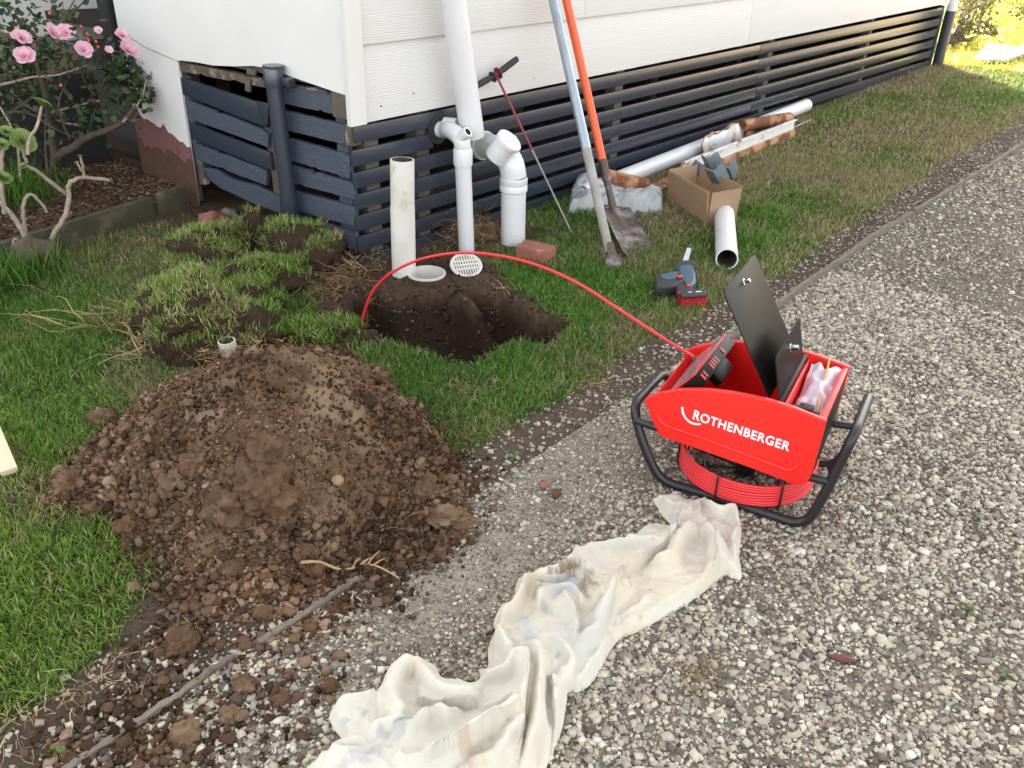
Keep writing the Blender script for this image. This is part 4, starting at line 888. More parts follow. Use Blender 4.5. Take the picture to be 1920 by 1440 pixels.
for (u, v, n, sp, L, lab) in ((40, 420, 500, .11, .26, 'tall green grass tuft behind the succulent stems'), (20, 540, 500, .10, .20, 'long grass tuft at the foot of the succulent')):
    p = G(u, v); x = p[0] + r.normal(0, sp, n); y = p[1] + r.normal(0, sp * .5, n); Q = np.stack([x, y, ground_z(x, y)], -1)
    V, F, Cc = blades(Q, r.uniform(.4, 1, n) * L, np.full(n, .005), GREENS[r.integers(0, 4, n)] * r.uniform(.6, 1.0, (n, 1)), r, .3)
    tag(link('grass_tuft', np_mesh('grass_tuft', V, F, Cc), m_grass, smooth=False), lab, 'grass tuft')

# far right shrub beyond the downpipe
sh = thing('shrub', 'woody shrub with clustered leaves in sun beyond the house corner', 'shrub', (10.5, 2.9, 0))
YS = 2.85
limb([(10.45, 2.95, -.02), PY(1800, 60, 2.9), PY(1812, 10, 2.9), PY(1840, -60, 2.9)], (.07, .045), m_bark, 'trunk', sh)
for c in ([(1788, 85), (1810, 60), (1830, 20), (1850, -30)], [(1785, 78), (1820, 72), (1832, 65), (1838, 40), (1842, 10)], [(1790, 65), (1805, 35), (1825, 5), (1850, -20)], [(1828, 70), (1850, 80), (1868, 70)], [(1800, 40), (1825, 15), (1860, 5), (1890, -20)]):
    limb([PY(u, v, YS) for u, v in c], (.025, .010), m_bark, 'branch', sh, 8)
Vs, Fs, Cs = [], [], []; b = 0
for (u, v, n, s) in ((1842, 45, 110, .07), (1855, 58, 110, .07), (1812, 48, 140, .09), (1868, 74, 40, .04), (1800, 20, 160, .12), (1830, 8, 160, .12), (1852, 5, 120, .10), (1905, 15, 60, .06), (1800, 70, 60, .07), (1915, 25, 50, .05)):
    V, F, Cc = leaves(n, PY(u, v, YS + r.uniform(-.1, .1)), (s, s * .8, s * .6), .05, [(.10, .12, .04), (.16, .15, .06), (.20, .16, .08)], r); Vs.append(V); Fs.append(F + b); Cs.append(Cc); b += len(V)
tag(link('foliage', np_mesh('foliage', np.concatenate(Vs), np.concatenate(Fs), np.concatenate(Cs)), m_leaf, parent=sh, smooth=False), kind='stuff')

# ------------------------------------------------------------------ driveway edging boards
def edging(pxs, zt, th, name, label, wob=.006):
    pts = [G(u, v, zt)[:2] for u, v in pxs]; P = smooth_path([(*p, 0) for p in pts], 10); mb = MB(); V = []; rr = random.Random(len(pxs)); N = len(P)
    for i, p in enumerate(P):
        d = P[min(i + 1, N - 1)] - P[max(i - 1, 0)]; d /= np.linalg.norm(d); nn = np.array([-d[1], d[0], 0]); t = th / 2 * (1 + rr.uniform(-.25, .25)); z = zt + rr.uniform(-1, 1) * wob * .4
        V += [p - nn * t + [0, 0, -.06], p - nn * t + [0, 0, z], p + nn * t + [0, 0, z + rr.uniform(-1, 1) * .003], p + nn * t + [0, 0, -.06]]
    F = [(4 * i + a, 4 * i + (a + 1) % 4, 4 * i + 4 + (a + 1) % 4, 4 * i + 4 + a) for i in range(N - 1) for a in range(4)] + [(0, 1, 2, 3), tuple(4 * (N - 1) + a for a in (3, 2, 1, 0))]
    o = mb.add(V, F).build(name, m_edge, smooth=True, auto=50); return tag(o, label, 'edging board')
edging([(60, 1480), (122, 1440), (250, 1355), (330, 1302), (400, 1250), (440, 1225)], .014, .012, 'edging_board', 'weathered edging board at lower left between gravel and soil')
edging([(480, 1203), (515, 1183), (560, 1155), (610, 1122), (645, 1098), (680, 1078)], .013, .012, 'edging_board', 'short exposed edging board at the foot of the soil heap')
edging([(1330, 652), (1360, 630), (1400, 610), (1465, 562), (1530, 515), (1585, 478), (1640, 437), (1700, 402), (1712, 395)], .028, .020, 'edging_board', 'grey split edging timber behind the reel machine', .012)
edging([(1715, 392), (1770, 360), (1840, 318), (1925, 262), (2000, 210)], .026, .016, 'edging_board', 'thin far edging board along the lawn at right')

# ------------------------------------------------------------------ pipes
def hollow(name, a, b, ro, ri, m, par, bore=True, seg=32, depth=.25):
    a = np.array(a, float); b = np.array(b, float); d = b - a; L = np.linalg.norm(d); d /= L; mb = MB(); N = seg
    up = np.array([0, 0, 1.]) if abs(d[2]) < .9 else np.array([1., 0, 0]); e1 = np.cross(d, up); e1 /= np.linalg.norm(e1); e2 = np.cross(d, e1)
    ring = lambda c, r_: [c + (e1 * math.cos(6.28318 * k / N) + e2 * math.sin(6.28318 * k / N)) * r_ for k in range(N)]
    V = ring(a, ro) + ring(b, ro) + ring(b, ri) + ring(b - d * depth, ri)
    F = [(r_ * N + k, r_ * N + (k + 1) % N, (r_ + 1) * N + (k + 1) % N, (r_ + 1) * N + k) for r_ in (0, 1) for k in range(N)] + [tuple(range(N))]
    mb.add(V[:3 * N], F); mb.cur = 1
    mb.add(V[2 * N:], [(k, (k + 1) % N, N + (k + 1) % N, N + k) for k in range(N)] + [tuple(N + k for k in range(N))])
    return mb.build(name, [m, m_pvcdark], par, smooth=True)
sp = G(757, 516); sp = np.array([sp[0], sp[1], 0]); top = PY(754, 299, sp[1] + .0)
cp = thing('cut_pipe', 'stained cream PVC pipe stub with cut open top standing at the drain', 'pipe', tuple(sp))
zt = top[2]; xm = (sp[0] + top[0]) / 2
lo = np.array([sp[0], sp[1], -.12]); mid = np.array([xm, sp[1], zt * .62])
MB().tube([lo, mid], .0485, 32, caps=False).build('lower_sleeve', m_pvcold, cp, smooth=True)
hollow('pipe', mid - [0, 0, .02], (top[0], sp[1], zt), .0470, .041, m_pvcold, cp, depth=.12)
# thin waste pipe with junction
tb = G(876, 470); yb = tb[1]; t1_ = PY(868, 303, yb - .0); t2_ = PY(866, 268, yb + .0); wl = np.array(PY(822, 242, WYF))
wp = thing('thin_waste_pipe', 'thin white waste pipe with inspection branch elbowing into the slats', 'waste pipe', (tb[0], tb[1], 0))
MB().tube([(tb[0], yb, -.05), t1_], .0345, 28).build('pipe', m_pvc, wp, smooth=True)
MB().tube([t1_ - [0, 0, .012], t1_, t1_ + [0, 0, .048], t1_ + [0, 0, .055]], [.040, .0405, .0405, .038], 28).build('collar', m_pvc, wp, smooth=True)
c1 = t1_ + [0, 0, .05]; el = smooth_path([c1, c1 + [-.005, .01, .045], (c1 * .45 + wl * .55) + [0, 0, .035], wl + [.01, -.03, .0], wl + [0, .02, 0]], 6)
MB().tube(el, .0345, 28).build('elbow', m_pvc, wp, smooth=True)
w2 = wl + np.array([.012, -.055, .012]); MB().tube([w2 + [.02, -.02, -.0], w2 + [0, .03, 0]], .0405, 28).build('socket', m_pvc, wp, smooth=True)
br = PY(874, 250, yb - .03); bd = np.array([.1, -.75, .62]); bd /= np.linalg.norm(bd); hollow('branch_opening', br - bd * .06, br + bd * .012, .022, .0145, m_pvc, wp, depth=.03)
MB().tube([br - bd * .004, br + bd * .014], [.0245, .0245], 24, caps=False).build('branch_collar', m_pvc, wp, smooth=True)
hm = MB(); hm.tube([wl + [0, -.004, 0], wl + [0, .05, 0]], .062, 28); hm.build('wall_boot', m_rubber, wp, smooth=True)
# thick soil pipe
kb = G(962, 456); yk = kb[1]; k1 = PY(963, 345, yk); wk = np.array(PY(902, 276, WYF))
sk = thing('thick_waste_pipe', 'thick white soil pipe with round inspection cap bending into the slats', 'waste pipe', (kb[0], yk, 0))
MB().tube([(kb[0], yk, -.05), k1], .055, 32).build('pipe', m_pvc, sk, smooth=True)
MB().tube([k1 - [0, 0, .03], k1 - [0, 0, .027], k1 - [0, 0, .004], k1, k1 + [0, 0, .004], k1 + [0, 0, .027], k1 + [0, 0, .03]], [.058, .061, .061, .0585, .061, .061, .058], 32).build('collar', m_pvc, sk, smooth=True)
cx = k1 + np.array([0, 0, .03]); q1 = cx + [-.006, .018, .065]; q2 = PY(936, 283, yk + .10); q3 = np.array(PY(908, 272, WYF - .05)); q4 = wk + [0, .04, 0]
el = smooth_path([cx, q1, q2, q3, q4], 7); MB().tube(el, .056, 32).build('elbow', m_pvc, sk, smooth=True)
for t in (.0, .45, .9):
    c_ = q3 * (1 - t * .5) + wk * t * .5; dd = (q4 - q2) / np.linalg.norm(q4 - q2); MB().tube([c_ - dd * .006, c_ + dd * .006], .062, 32).build('socket_ring', m_pvc, sk, smooth=True)
cc_ = PY(955, 264, yk - .02); cd = np.array([.16, -.62, .77]); cd /= np.linalg.norm(cd)
MB().tube([cc_ - cd * .10, cc_ - cd * .012], .050, 32).build('cap_neck', m_pvc, sk, smooth=True)
MB().tube([cc_ - cd * .014, cc_ - cd * .012, cc_ + cd * .004, cc_ + cd * .008], [.054, .058, .058, .054], 32).build('inspection_cap', m_pvc, sk, smooth=True, auto=30)
mb = MB(); e1 = np.cross(cd, [0, 0, 1]); e1 /= np.linalg.norm(e1); mb.obox(cc_ + cd * .011, e1, np.cross(cd, e1), cd, .045, .006, .004); mb.build('cap_rib', m_pvc, sk, bevel=.001)
# downpipe hanging off the wall
a0, a1 = PY(886, 255, 2.50), PY(849, 0, 2.50); dd = a1 - a0
dpp = hollow('loose_downpipe', a1 + dd * 2.2, a0, .052, .047, m_pvc, None, depth=.2); tag(dpp, 'large white downpipe hanging loose and leaning left against the weatherboards', 'pipe')
# long pipe on the ground along the wall
l0, l1 = G(1092, 362, .055), G(1512, 196, .06); l0[2] = .05; l1[2] = .055
lp = hollow('long_pipe', l1, l0, .047, .042, m_pvc, None); tag(lp, 'long white PVC pipe lying along the foot of the slatted wall', 'pipe')
# short offcut
s0, s1 = G(1358, 402, .05), G(1363, 486, .05)
so = hollow('pipe_offcut', (s0[0], s0[1], .05), (s1[0], s1[1], .05), .0475, .0415, m_pvcold, None, depth=.5); tag(so, 'short white pipe offcut on the grass, dark open end facing the camera', 'pipe')
so.data.materials[0] = m_pvc
# stub behind the heap
q = G(428, 662, .05); ps = hollow('pipe_stub', (q[0] + .01, q[1], -.05), (q[0], q[1], .095), .028, .023, m_pvcold, None, depth=.1, seg=24); tag(ps, 'narrow dirty pipe stub poking up behind the top of the soil heap', 'pipe')
# drain ring and loose grate
dz = DRAIN; rg_ = hollow('drain_opening', (dz[0], dz[1], -.22), (dz[0], dz[1], .024), .078, .071, m_pvcold, None, depth=.20, seg=40)
Va = []; Fa = []
for k in range(48):
    a_ = k / 48 * 6.28318
    for r_ in (.077, .095, .125): xx_, yy_ = dz[0] + r_ * math.cos(a_), dz[1] + r_ * math.sin(a_); Va.append((xx_, yy_, (.016 if r_ < .08 else (float(ground_z(np.array([xx_]), np.array([yy_]))[0]) + (.008 if r_ < .1 else -.012)))))
    k2 = (k + 1) % 48; Fa += [(3 * k, 3 * k + 1, 3 * k2 + 1, 3 * k2), (3 * k + 1, 3 * k + 2, 3 * k2 + 2, 3 * k2 + 1)]
MB().tube([(dz[0], dz[1], -.15), (dz[0], dz[1], -.14)], .072, 32).build('dark_bottom', m_darksoil, rg_)  # dark disc added so the drain bottom reads as shade
MB().add(Va, Fa).build('soil_collar', m_darksoil, rg_, smooth=True); tag(rg_, 'round open drain set in bare soil above the hole', 'drain')
rg_.data.materials[1] = m_pvcold
gp = G(874, 497, .03); gt = thing('drain_grate', 'round pale grey slotted drain grate lying tilted beside the open drain', 'drain grate', tuple(gp - np.array([0, 0, .03])))
gn = np.array([-.25, -.35, .9]); gn /= np.linalg.norm(gn); e1 = np.cross(gn, [.55, .83, 0]); e1 /= np.linalg.norm(e1); e2 = np.cross(gn, e1)
MB().tube([gp + (e1 * math.cos(t) + e2 * math.sin(t)) * .062 for t in np.linspace(0, 6.2832, 40, endpoint=False)], .006, 8, closed=True).build('rim', m_pvcold, gt, smooth=True)
for i in range(-5, 6):
    w_ = math.sqrt(max(.058 ** 2 - (i * .0105) ** 2, 1e-5)); mb = MB(); mb.obox(gp + e1 * i * .0105, e2, e1, gn, w_, .0026, .003); mb.build('bar', m_pvcold, gt)
for i in (-2, 0, 2):
    w_ = math.sqrt(.058 ** 2 - (i * .011) ** 2); mb = MB(); mb.obox(gp + e2 * i * .011 + gn * .002, e1, e2, gn, w_, .0028, .003); mb.build('cross_bar', m_pvcold, gt)
MB().tube([gp - gn * .012, gp - gn * .010], [.058, .058], 32).build('backing', m_concrete, gt, smooth=True)
# brick
bq = G(995, 497); bm_ = MB(); a = G(966, 490)[:2]; b2 = G(1022, 503)[:2]; dx = (b2 - a); Lb = np.linalg.norm(dx); dx /= Lb; ny_ = np.array([-dx[1], dx[0]]); c = (a + b2) / 2 + ny_ * .05
if ny_ @ np.array([1, 1]) < 0: ny_ = -ny_; c = (a + b2) / 2 + ny_ * .05
bm_.obox((c[0], c[1], .035), (*dx, 0), (*ny_, 0), (0, 0, 1), Lb / 2, .05, .036); tag(bm_.build('brick', m_brick, bevel=.006), 'broken half of a red clay brick beside the thick white pipe', 'brick')

# ------------------------------------------------------------------ tools leaning on the wall
def lerp(a, b, t): return np.array(a) * (1 - t) + np.array(b) * t
hb = G(1146, 488, .03); ht = PY(1037, 0, 2.48); hv = ht - hb
pole = thing('post_pole', 'galvanised steel digging pole with flat foot leaning on the house', 'digging pole', tuple(hb))
MB().tube([lerp(hb, ht, .03), lerp(hb, ht, .42)], [.019, .0205], 16).build('lower_shaft', m_greysteel, pole, smooth=True)
MB().tube([lerp(hb, ht, .4201), ht + hv * .6], .0212, 16).build('upper_shaft', m_galv, pole, smooth=True)
f0 = G(1148, 505, .0); mb = MB(); fd = np.array([-.5, -.85, 0]); fd /= np.linalg.norm(fd); fs = np.array([fd[1], -fd[0], 0])
pr_ = [(-.012, .05), (.012, .05), (.02, .0), (.040, -.035), (.036, -.062), (0, -.07), (-.036, -.062), (-.040, -.035), (-.02, 0)]
dn = np.array([-.30, -.45, -.84]); dn /= np.linalg.norm(dn)
V, F = prism([(x_, -z_) for x_, z_ in pr_], hb + [0, 0, .03], fs, dn, np.cross(fs, dn), -.004, .004); mb.add(V, F); mb.build('foot_blade', m_spade, pole, bevel=.001)
# orange shovel
sb_ = G(1150, 392, .10); stp = PY(1062, 0, 2.50); sv = stp - sb_
so_ = PY(1130, 298, lerp(sb_, stp, .26)[1]); tt = (so_[2] - sb_[2]) / (stp[2] - sb_[2])
shv = thing('orange_shovel', 'square mouth shovel with orange handle leaning on the house', 'shovel', tuple(sb_))
MB().tube([lerp(sb_, stp, tt), stp + sv * .5], .0195, 18).build('handle', m_orange, shv, smooth=True)
MB().tube([lerp(sb_, stp, -.03), lerp(sb_, stp, tt * .35), lerp(sb_, stp, tt * .7), lerp(sb_, stp, tt + .003)], [.021, .015, .020, .0215], 18).build('socket', m_spade, shv, smooth=True)
tip = G(1200, 484, .0); bd_ = tip - sb_; Lb = np.linalg.norm(bd_); bd_ /= Lb
rv = G(1222, 473, .0) - G(1180, 492, .0); rv -= bd_ * (rv @ bd_); rv /= np.linalg.norm(rv); nn_ = np.cross(bd_, rv)
if nn_[2] < 0: nn_ = -nn_
V = []; NX, NL = 12, 14
for i in range(NL + 1):
    t = i / NL; hw = .078 + .006 * t - (.0 if t < .93 else (t - .93) * .12)
    for j in range(NX + 1):
        s = j / NX * 2 - 1; z_ = -.0 + .022 * abs(s) ** 2.6 * (1 - .35 * t) + .012 * math.exp(-(s / .22) ** 2) * max(0, 1 - t * 1.6) + .005 * math.exp(-((abs(s) - .45) / .09) ** 2) * (1 - t) * (t > .12)
        V.append(sb_ + bd_ * (t * Lb * 1.02 + .012 * (1 - s * s) * (t == 1)) + rv * s * hw + nn_ * z_)
F = [(i * (NX + 1) + j, i * (NX + 1) + j + 1, (i + 1) * (NX + 1) + j + 1, (i + 1) * (NX + 1) + j) for i in range(NL) for j in range(NX)]
k = len(V); V2 = V + [v - nn_ * .003 for v in V]; F2 = F + [tuple(k + q for q in f[::-1]) for f in F]
mb = MB(); mb.add(V2, F2)
bo = list(range(NX + 1)) + [i * (NX + 1) + NX for i in range(1, NL + 1)] + [NL * (NX + 1) + j for j in range(NX - 1, -1, -1)] + [i * (NX + 1) for i in range(NL - 1, 0, -1)]
mb.add([V2[q] for q in bo] + [V2[k + q] for q in bo], [(i, (i + 1) % len(bo), (i + 1) % len(bo) + len(bo), i + len(bo)) for i in range(len(bo))])
mb.build('blade', m_spade, shv, smooth=True, auto=50)
MB().tube([sb_ - rv * .07 + nn_ * .012 - bd_ * .002, sb_ + rv * .07 + nn_ * .012 - bd_ * .002], .005, 8).build('tread', m_spade, shv, smooth=True)
# T-handled drain probe
pt = G(1074, 441); hA, hB = PY(899, 158, 2.56), PY(969, 111, 2.53); hm_ = PY(930, 140, 2.545)
pb = thing('drain_probe', 'long red shafted probe with black T handle leaning on the wall', 'probe rod', tuple(pt))
MB().tube([hm_, lerp(hm_, pt, .45)], .0055, 10).build('red_shaft', mat('dark_red_paint', (.26, .025, .03), (.2, .02, .022), 30, .5), pb, smooth=True)
MB().tube([lerp(hm_, pt, .4501), lerp(hm_, pt, 1.0)], [.0048, .0035], 10).build('bare_shaft', m_greysteel, pb, smooth=True)
dd = (hB - hA) / np.linalg.norm(hB - hA)
MB().tube(smooth_path([hm_ + dd * .02, lerp(hm_, hB, .35), hB - dd * .008, hB], 4), [.0125] * 4 + [.014] * 4 + [.013] * 3 + [.011, .006], 18).build('grip', m_rubber, pb, smooth=True)
MB().tube(smooth_path([hm_ - dd * .02, lerp(hm_, hA, .5), hA + dd * .008, hA - dd * .04], 4), [.0125] * 4 + [.014] * 5 + [.013] * 4, 18).build('grip', m_rubber, pb, smooth=True)
for s_, rr_ in ((.013, .026), (-.02, .024)): MB().tube([hm_ + dd * (s_ - .004), hm_ + dd * (s_ - .002), hm_ + dd * (s_ + .002), hm_ + dd * (s_ + .004)], [rr_ * .8, rr_, rr_, rr_ * .8], 24).build('grip_flange', mat('dark_red_plastic', (.16, .02, .025), None, 30, .4) if s_ > 0 else m_rubber, pb, smooth=True)
MB().tube([hm_ - dd * .02, hm_ + dd * .02], .011, 16).build('hub', mat('dark_red_plastic', (.16, .02, .025), None, 30, .4), pb, smooth=True)

# ------------------------------------------------------------------ scrap by the wall
gA, gB = G(1270, 352, .0), G(1486, 258, .0); gd = (gB - gA); gL = np.linalg.norm(gd); gd /= gL; gn2 = np.array([-gd[1], gd[0], 0]); gn2 /= np.linalg.norm(gn2)
if gn2[1] < 0: gn2 = -gn2
gz = np.array([0, 0, 1.])
gut = thing('old_gutter', 'length of rusty white gutter lying along the foot of the wall', 'gutter', (gA[0], gA[1], 0))
prof = [(.012, .135), (-.006, .138), (-.008, .128), (.004, .122), (.004, .10), (.002, .065), (-.010, .060), (-.013, .004), (.07, .0), (.075, .05)]
N = 40; V = []; rr = random.Random(3)
for i in range(N + 1):
    t = i / N
    for (y_, z_) in prof: V.append(gA + gd * gL * t + gn2 * (y_ + rr.uniform(-1, 1) * .0012) + gz * (z_ * (1 - .10 * t) + rr.uniform(-1, 1) * .0012))
kp = len(prof); F = [(i * kp + j, i * kp + j + 1, (i + 1) * kp + j + 1, (i + 1) * kp + j) for i in range(N) for j in range(kp - 1)]
mb = MB(); V2 = V + [v + gn2 * .0025 - gz * .001 for v in V]; mb.add(V2, F + [tuple(len(V) + q for q in f[::-1]) for f in F])
for i, f in enumerate(F + F): mb.mi[i] = 0 if (i % len(F)) % (kp - 1) < 5 and (((i % len(F)) // (kp - 1)) / N > .0) else 1
mb.build('gutter_profile', [m_rustwhite, m_rust], gut, smooth=True)
def sheet_from_px(name, px, y, m, thick=.004, curve=0., par=None):
    P = [PY(u, v, y) for u, v in px]; k = len(P); c = sum(P) / k
    bm = bmesh.new(); vs = [bm.verts.new(p) for p in P]; f = bm.faces.new(vs); r_ = bmesh.ops.triangulate(bm, faces=[f]); bmesh.ops.subdivide_edges(bm, edges=bm.edges, cuts=2, use_grid_fill=True)
    zmin = min(p[2] for p in P)
    for v in bm.verts: v.co.y += curve * (v.co.z - zmin) ** 2 * 20 + mnoise.noise(v.co * 12) * .003
    ex = bmesh.ops.solidify(bm, geom=bm.faces[:], thickness=thick)
    me = bpy.data.meshes.new(name); bm.to_mesh(me); bm.free(); return link(name, me, m, par)
jag = [(1314, 300), (1317, 282), (1316, 270), (1322, 256), (1330, 254), (1336, 249), (1345, 250), (1356, 243), (1364, 240), (1372, 233), (1384, 231), (1388, 240), (1394, 258), (1396, 278), (1350, 300)]
o = sheet_from_px('torn_sheet', jag, 2.42, m_rustwhite, .003, .0); tag(o, 'torn white sheet metal with rust eaten edge standing behind the gutter', 'scrap metal')
MB().tube([PY(u, v, 2.418) for u, v in jag[:14]], [.006 + .004 * math.sin(i * 1.7) for i in range(14)], 6).build('rusted_edge', m_rust, o)
jag = [(1394, 262), (1400, 246), (1412, 240), (1420, 222), (1428, 219), (1440, 224), (1462, 232), (1460, 246), (1430, 256), (1398, 270)]
o = sheet_from_px('rusted_flap', jag, 2.44, m_rust, .004, .0)
tag(o, 'crumpled rusted white metal flap next to the torn sheet', 'scrap metal')
a = PY(1445, 226, 2.42); b = PY(1466, 222, 2.40); o = hollow('rusty_pipe_end', a + (a - b) * 2.5, b + (b - a) * .4 + [0, -.02, 0], .040, .036, m_rust, None); tag(o, 'rust eaten round pipe end lying on the old gutter', 'scrap pipe')
o.data.materials[1] = m_rust
a = G(1128, 332, .10); b = G(1212, 352, .045); o = hollow('rusty_pipe', b, a, .048, .043, m_rust, None, depth=.1); tag(o, 'short rusty orange pipe lying beneath the shovel beside the plastic bag', 'scrap pipe')
for (q, lab) in (([(1225, 345), (1262, 330), (1266, 340), (1232, 362)], 'rusty flat strip in front of the gutter end'), ([(1170, 345), (1190, 330), (1198, 340), (1180, 352)], 'rusty scrap flake between the long pipe and the bag')):
    P = [G(u, v, .02) for u, v in q]; mb = MB(); mb.add([p for p in P] + [p + [0, 0, .008] for p in P], [(0, 1, 2, 3), (7, 6, 5, 4), (0, 4, 5, 1), (1, 5, 6, 2), (2, 6, 7, 3), (3, 7, 4, 0)]); tag(mb.build('rusty_strip', m_rust, bevel=.002), lab, 'scrap metal')
a, b = G(1462, 250, .05), G(1520, 225, .03); tag(MB().tube([a, b], .006, 8).build('thin_rod', m_greysteel, smooth=True), 'thin weathered rod sticking out past the gutter end', 'rod')

# cardboard box
bx = thing('cardboard_box', 'open brown cardboard box on the grass holding grey green fittings', 'cardboard box', tuple(G(1324, 420)))
c0 = G(1324, 422, .01); cL = G(1251, 378, .01); cR = G(1378, 412, .01); hz_ = .165
eL = cL - c0; eR = cR - c0; LL = np.linalg.norm(eL); LR = np.linalg.norm(eR); eL /= LL; eR /= LR; lean = np.array([.02, .0, 0])
def wallp(a, b, name, z0=.0, z1=hz_, off=0., out=(0, 0, 0), bev=.0):
    a = np.array(a); b = np.array(b); d = (b - a) / np.linalg.norm(b - a); n_ = np.array([d[1], -d[0], 0]); o_ = np.array(out); t = .004
    V = [a + [0, 0, z0] + n_ * off, b + [0, 0, z0] + n_ * off, b + o_ + [0, 0, z1] + n_ * off, a + o_ + [0, 0, z1] + n_ * off]; V += [v - n_ * t for v in V]
    return MB().add(V, [(0, 1, 2, 3), (7, 6, 5, 4), (0, 4, 5, 1), (1, 5, 6, 2), (2, 6, 7, 3), (3, 7, 4, 0)]).build(name, m_card, bx)
cB = cL + eR * LR
wallp(cL, c0, 'wall', out=-eR * .012); wallp(c0, cR, 'wall', out=-eL * .014, z1=hz_ * .98); wallp(cR, cB, 'wall', out=eR * .02); wallp(cB, cL, 'wall', out=eL * .02)
MB().add([c0, cL, cB, cR] + [p + [0, 0, .004] for p in (c0, cL, cB, cR)], [(0, 1, 2, 3), (7, 6, 5, 4)]).build('bottom', m_card, bx)
f1 = np.cross(eL, [0, 0, 1]); f1 = -eR
wallp(cL + f1 * .006 + eL * -.01, c0 + f1 * .010 - eL * .012, 'flap', z0=.018, z1=hz_ * 1.0, out=f1 * .018)
wallp(cL + f1 * .004, c0 + f1 * .006 - eL * .004, 'flap', z0=-.008, z1=hz_ * .9, out=f1 * .006)
wallp(c0 - eL * .006, cR - eL * .004, 'flap', z0=.0, z1=hz_ * .95, out=-eL * .012)
def brk(u, v, z, s, rot, tilt, lab, y=None):
    p = G(u, v, z); Rr = Matrix.Rotation(rot, 3, 'Z') @ Matrix.Rotation(tilt, 3, 'X'); mb = MB(); pf = [(0, 0), (.06, 0), (.062, .004), (.06, .008), (.01, .008), (.008, .055), (0, .055)]
    V, F = prism([(a_ * s, b_ * s) for a_, b_ in pf], (0, 0, 0), (1, 0, 0), (0, 0, 1), (0, 1, 0), 0, .085 * s); V = [np.array(Rr @ Vector(v_)) + p for v_ in V]
    tag(mb.add(V, F).build('gutter_bracket', m_bracket, bevel=.001), lab, 'fitting')
brk(1318, 338, .09, 1.15, .2, .5, 'leftmost grey green angle fitting in the cardboard box')
brk(1352, 350, .12, 1.2, 1.2, .9, 'front pale topped angle fitting resting on the box rim')
brk(1340, 332, .11, 1.3, .9, 1.0, 'rear upright grey green fitting in the cardboard box')
brk(1375, 338, .12, 1.25, 1.6, .8, 'rightmost curved grey green fitting over the box edge')
brk(1332, 345, .08, 1.1, -.4, .3, 'grey green fitting deep in the middle of the box')

# plastic bag: crumpled sheet
def crumple(name, px, zmax, m, label, cat, seed, amp=.02, parent=None, z0=.0, st_=.006, flat=False):
    poly = gxy(px, .02); lo_, hi_ = poly.min(0), poly.max(0); xs = np.arange(lo_[0], hi_[0], st_); ys = np.arange(lo_[1], hi_[1], st_); XX, YY = np.meshgrid(xs, ys, indexing='ij'); P = np.stack([XX.ravel(), YY.ravel()], -1)
    d = poly_sd(P, poly); rid = 1 - np.abs(2 * fbm(P[:, 0], P[:, 1], 9, seed, 3) - 1); rid2 = 1 - np.abs(2 * fbm(P[:, 0], P[:, 1], 26, seed + 9, 3) - 1)
    z = z0 + np.sqrt(np.clip(d, 0, .05) / .05) * (zmax * (.45 + .7 * fbm(P[:, 0], P[:, 1], 5, seed + 3))) + (rid * amp + rid2 * amp * .4) * sstep(0, .02, d) + ground_z(P[:, 0], P[:, 1]); z = z * sstep(-.004, .03, d)
    V = np.stack([P[:, 0], P[:, 1], z], -1); nx, ny = XX.shape; i = np.arange(nx - 1)[:, None] * ny + np.arange(ny - 1)[None]; F = np.stack([i, i + ny, i + ny + 1, i + 1], -1).reshape(-1, 4)
    F = F[(d[F] > -.002).all(1)]; us = np.unique(F); rm = -np.ones(len(V), int); rm[us] = np.arange(len(us)); V[:, :2] += np.random.default_rng(seed).uniform(-.3, .3, (len(V), 2)) * st_ * flat; o = link(name, np_mesh(name, V[us], rm[F]), m, parent)
    if parent is None: tag(o, label, cat)
    return o
crumple('plastic_bag', [(1062, 398), (1063, 375), (1075, 352), (1100, 345), (1140, 365), (1180, 375), (1225, 368), (1248, 382), (1245, 398), (1190, 400), (1130, 396), (1090, 396)], .05, m_bag, 'crumpled translucent white plastic bag on the grass by the wall', 'plastic bag', 5, .045, st_=.008, flat=True)
o = crumple('bag_contents', [(1085, 392), (1090, 368), (1115, 365), (1140, 385), (1130, 393)], .05, mat('cream_card', (.62, .6, .45), (.5, .5, .4), 30, .7), 'cream packets seen through the plastic bag', 'packets', 8, .01)

# ------------------------------------------------------------------ reciprocating saw
ps_ = G(1290, 545); sw = thing('cordless_saw', 'blue grey cordless reciprocating saw with red battery on the grass', 'power saw', tuple(ps_))
def zo(zx, zy, z): return G(1200 + zx / 8.727, 440 + zy / 8.727, z)
def rbox(pts8, name, m, bev=.006, par=sw): return MB().hexa(pts8).build(name, m, par, bevel=bev, bseg=3)
def hull(zpts, z0, z1, name, m, bev=.005):
    lo_ = [zo(x_, y_, z1) for x_, y_ in zpts]; V = [np.array([p[0], p[1], z0]) for p in lo_] + [np.array([p[0], p[1], z1]) for p in lo_]; k = len(lo_)
    return MB().add(V, [tuple(range(k)), tuple(range(2 * k - 1, k - 1, -1))] + [(i, i + k, (i + 1) % k + k, (i + 1) % k) for i in range(k)]).build(name, m, sw, bevel=bev, bseg=3)
hull([(620, 540), (640, 480), (850, 480), (915, 600), (920, 760), (820, 830), (640, 700)], .015, .060, 'gear_housing', m_toolblue, .014)
hull([(560, 590), (600, 420), (880, 410), (915, 600), (860, 560), (640, 560)], .006, .045, 'front_guard', m_rubber, .008)
hull([(245, 680), (300, 640), (620, 580), (700, 640), (720, 760), (560, 830), (250, 850)], .012, .058, 'motor_housing', m_rubber, .012)
hull([(330, 645), (600, 590), (640, 690), (450, 730), (350, 700)], .055, .0615, 'blue_shell', m_toolblue, .002)
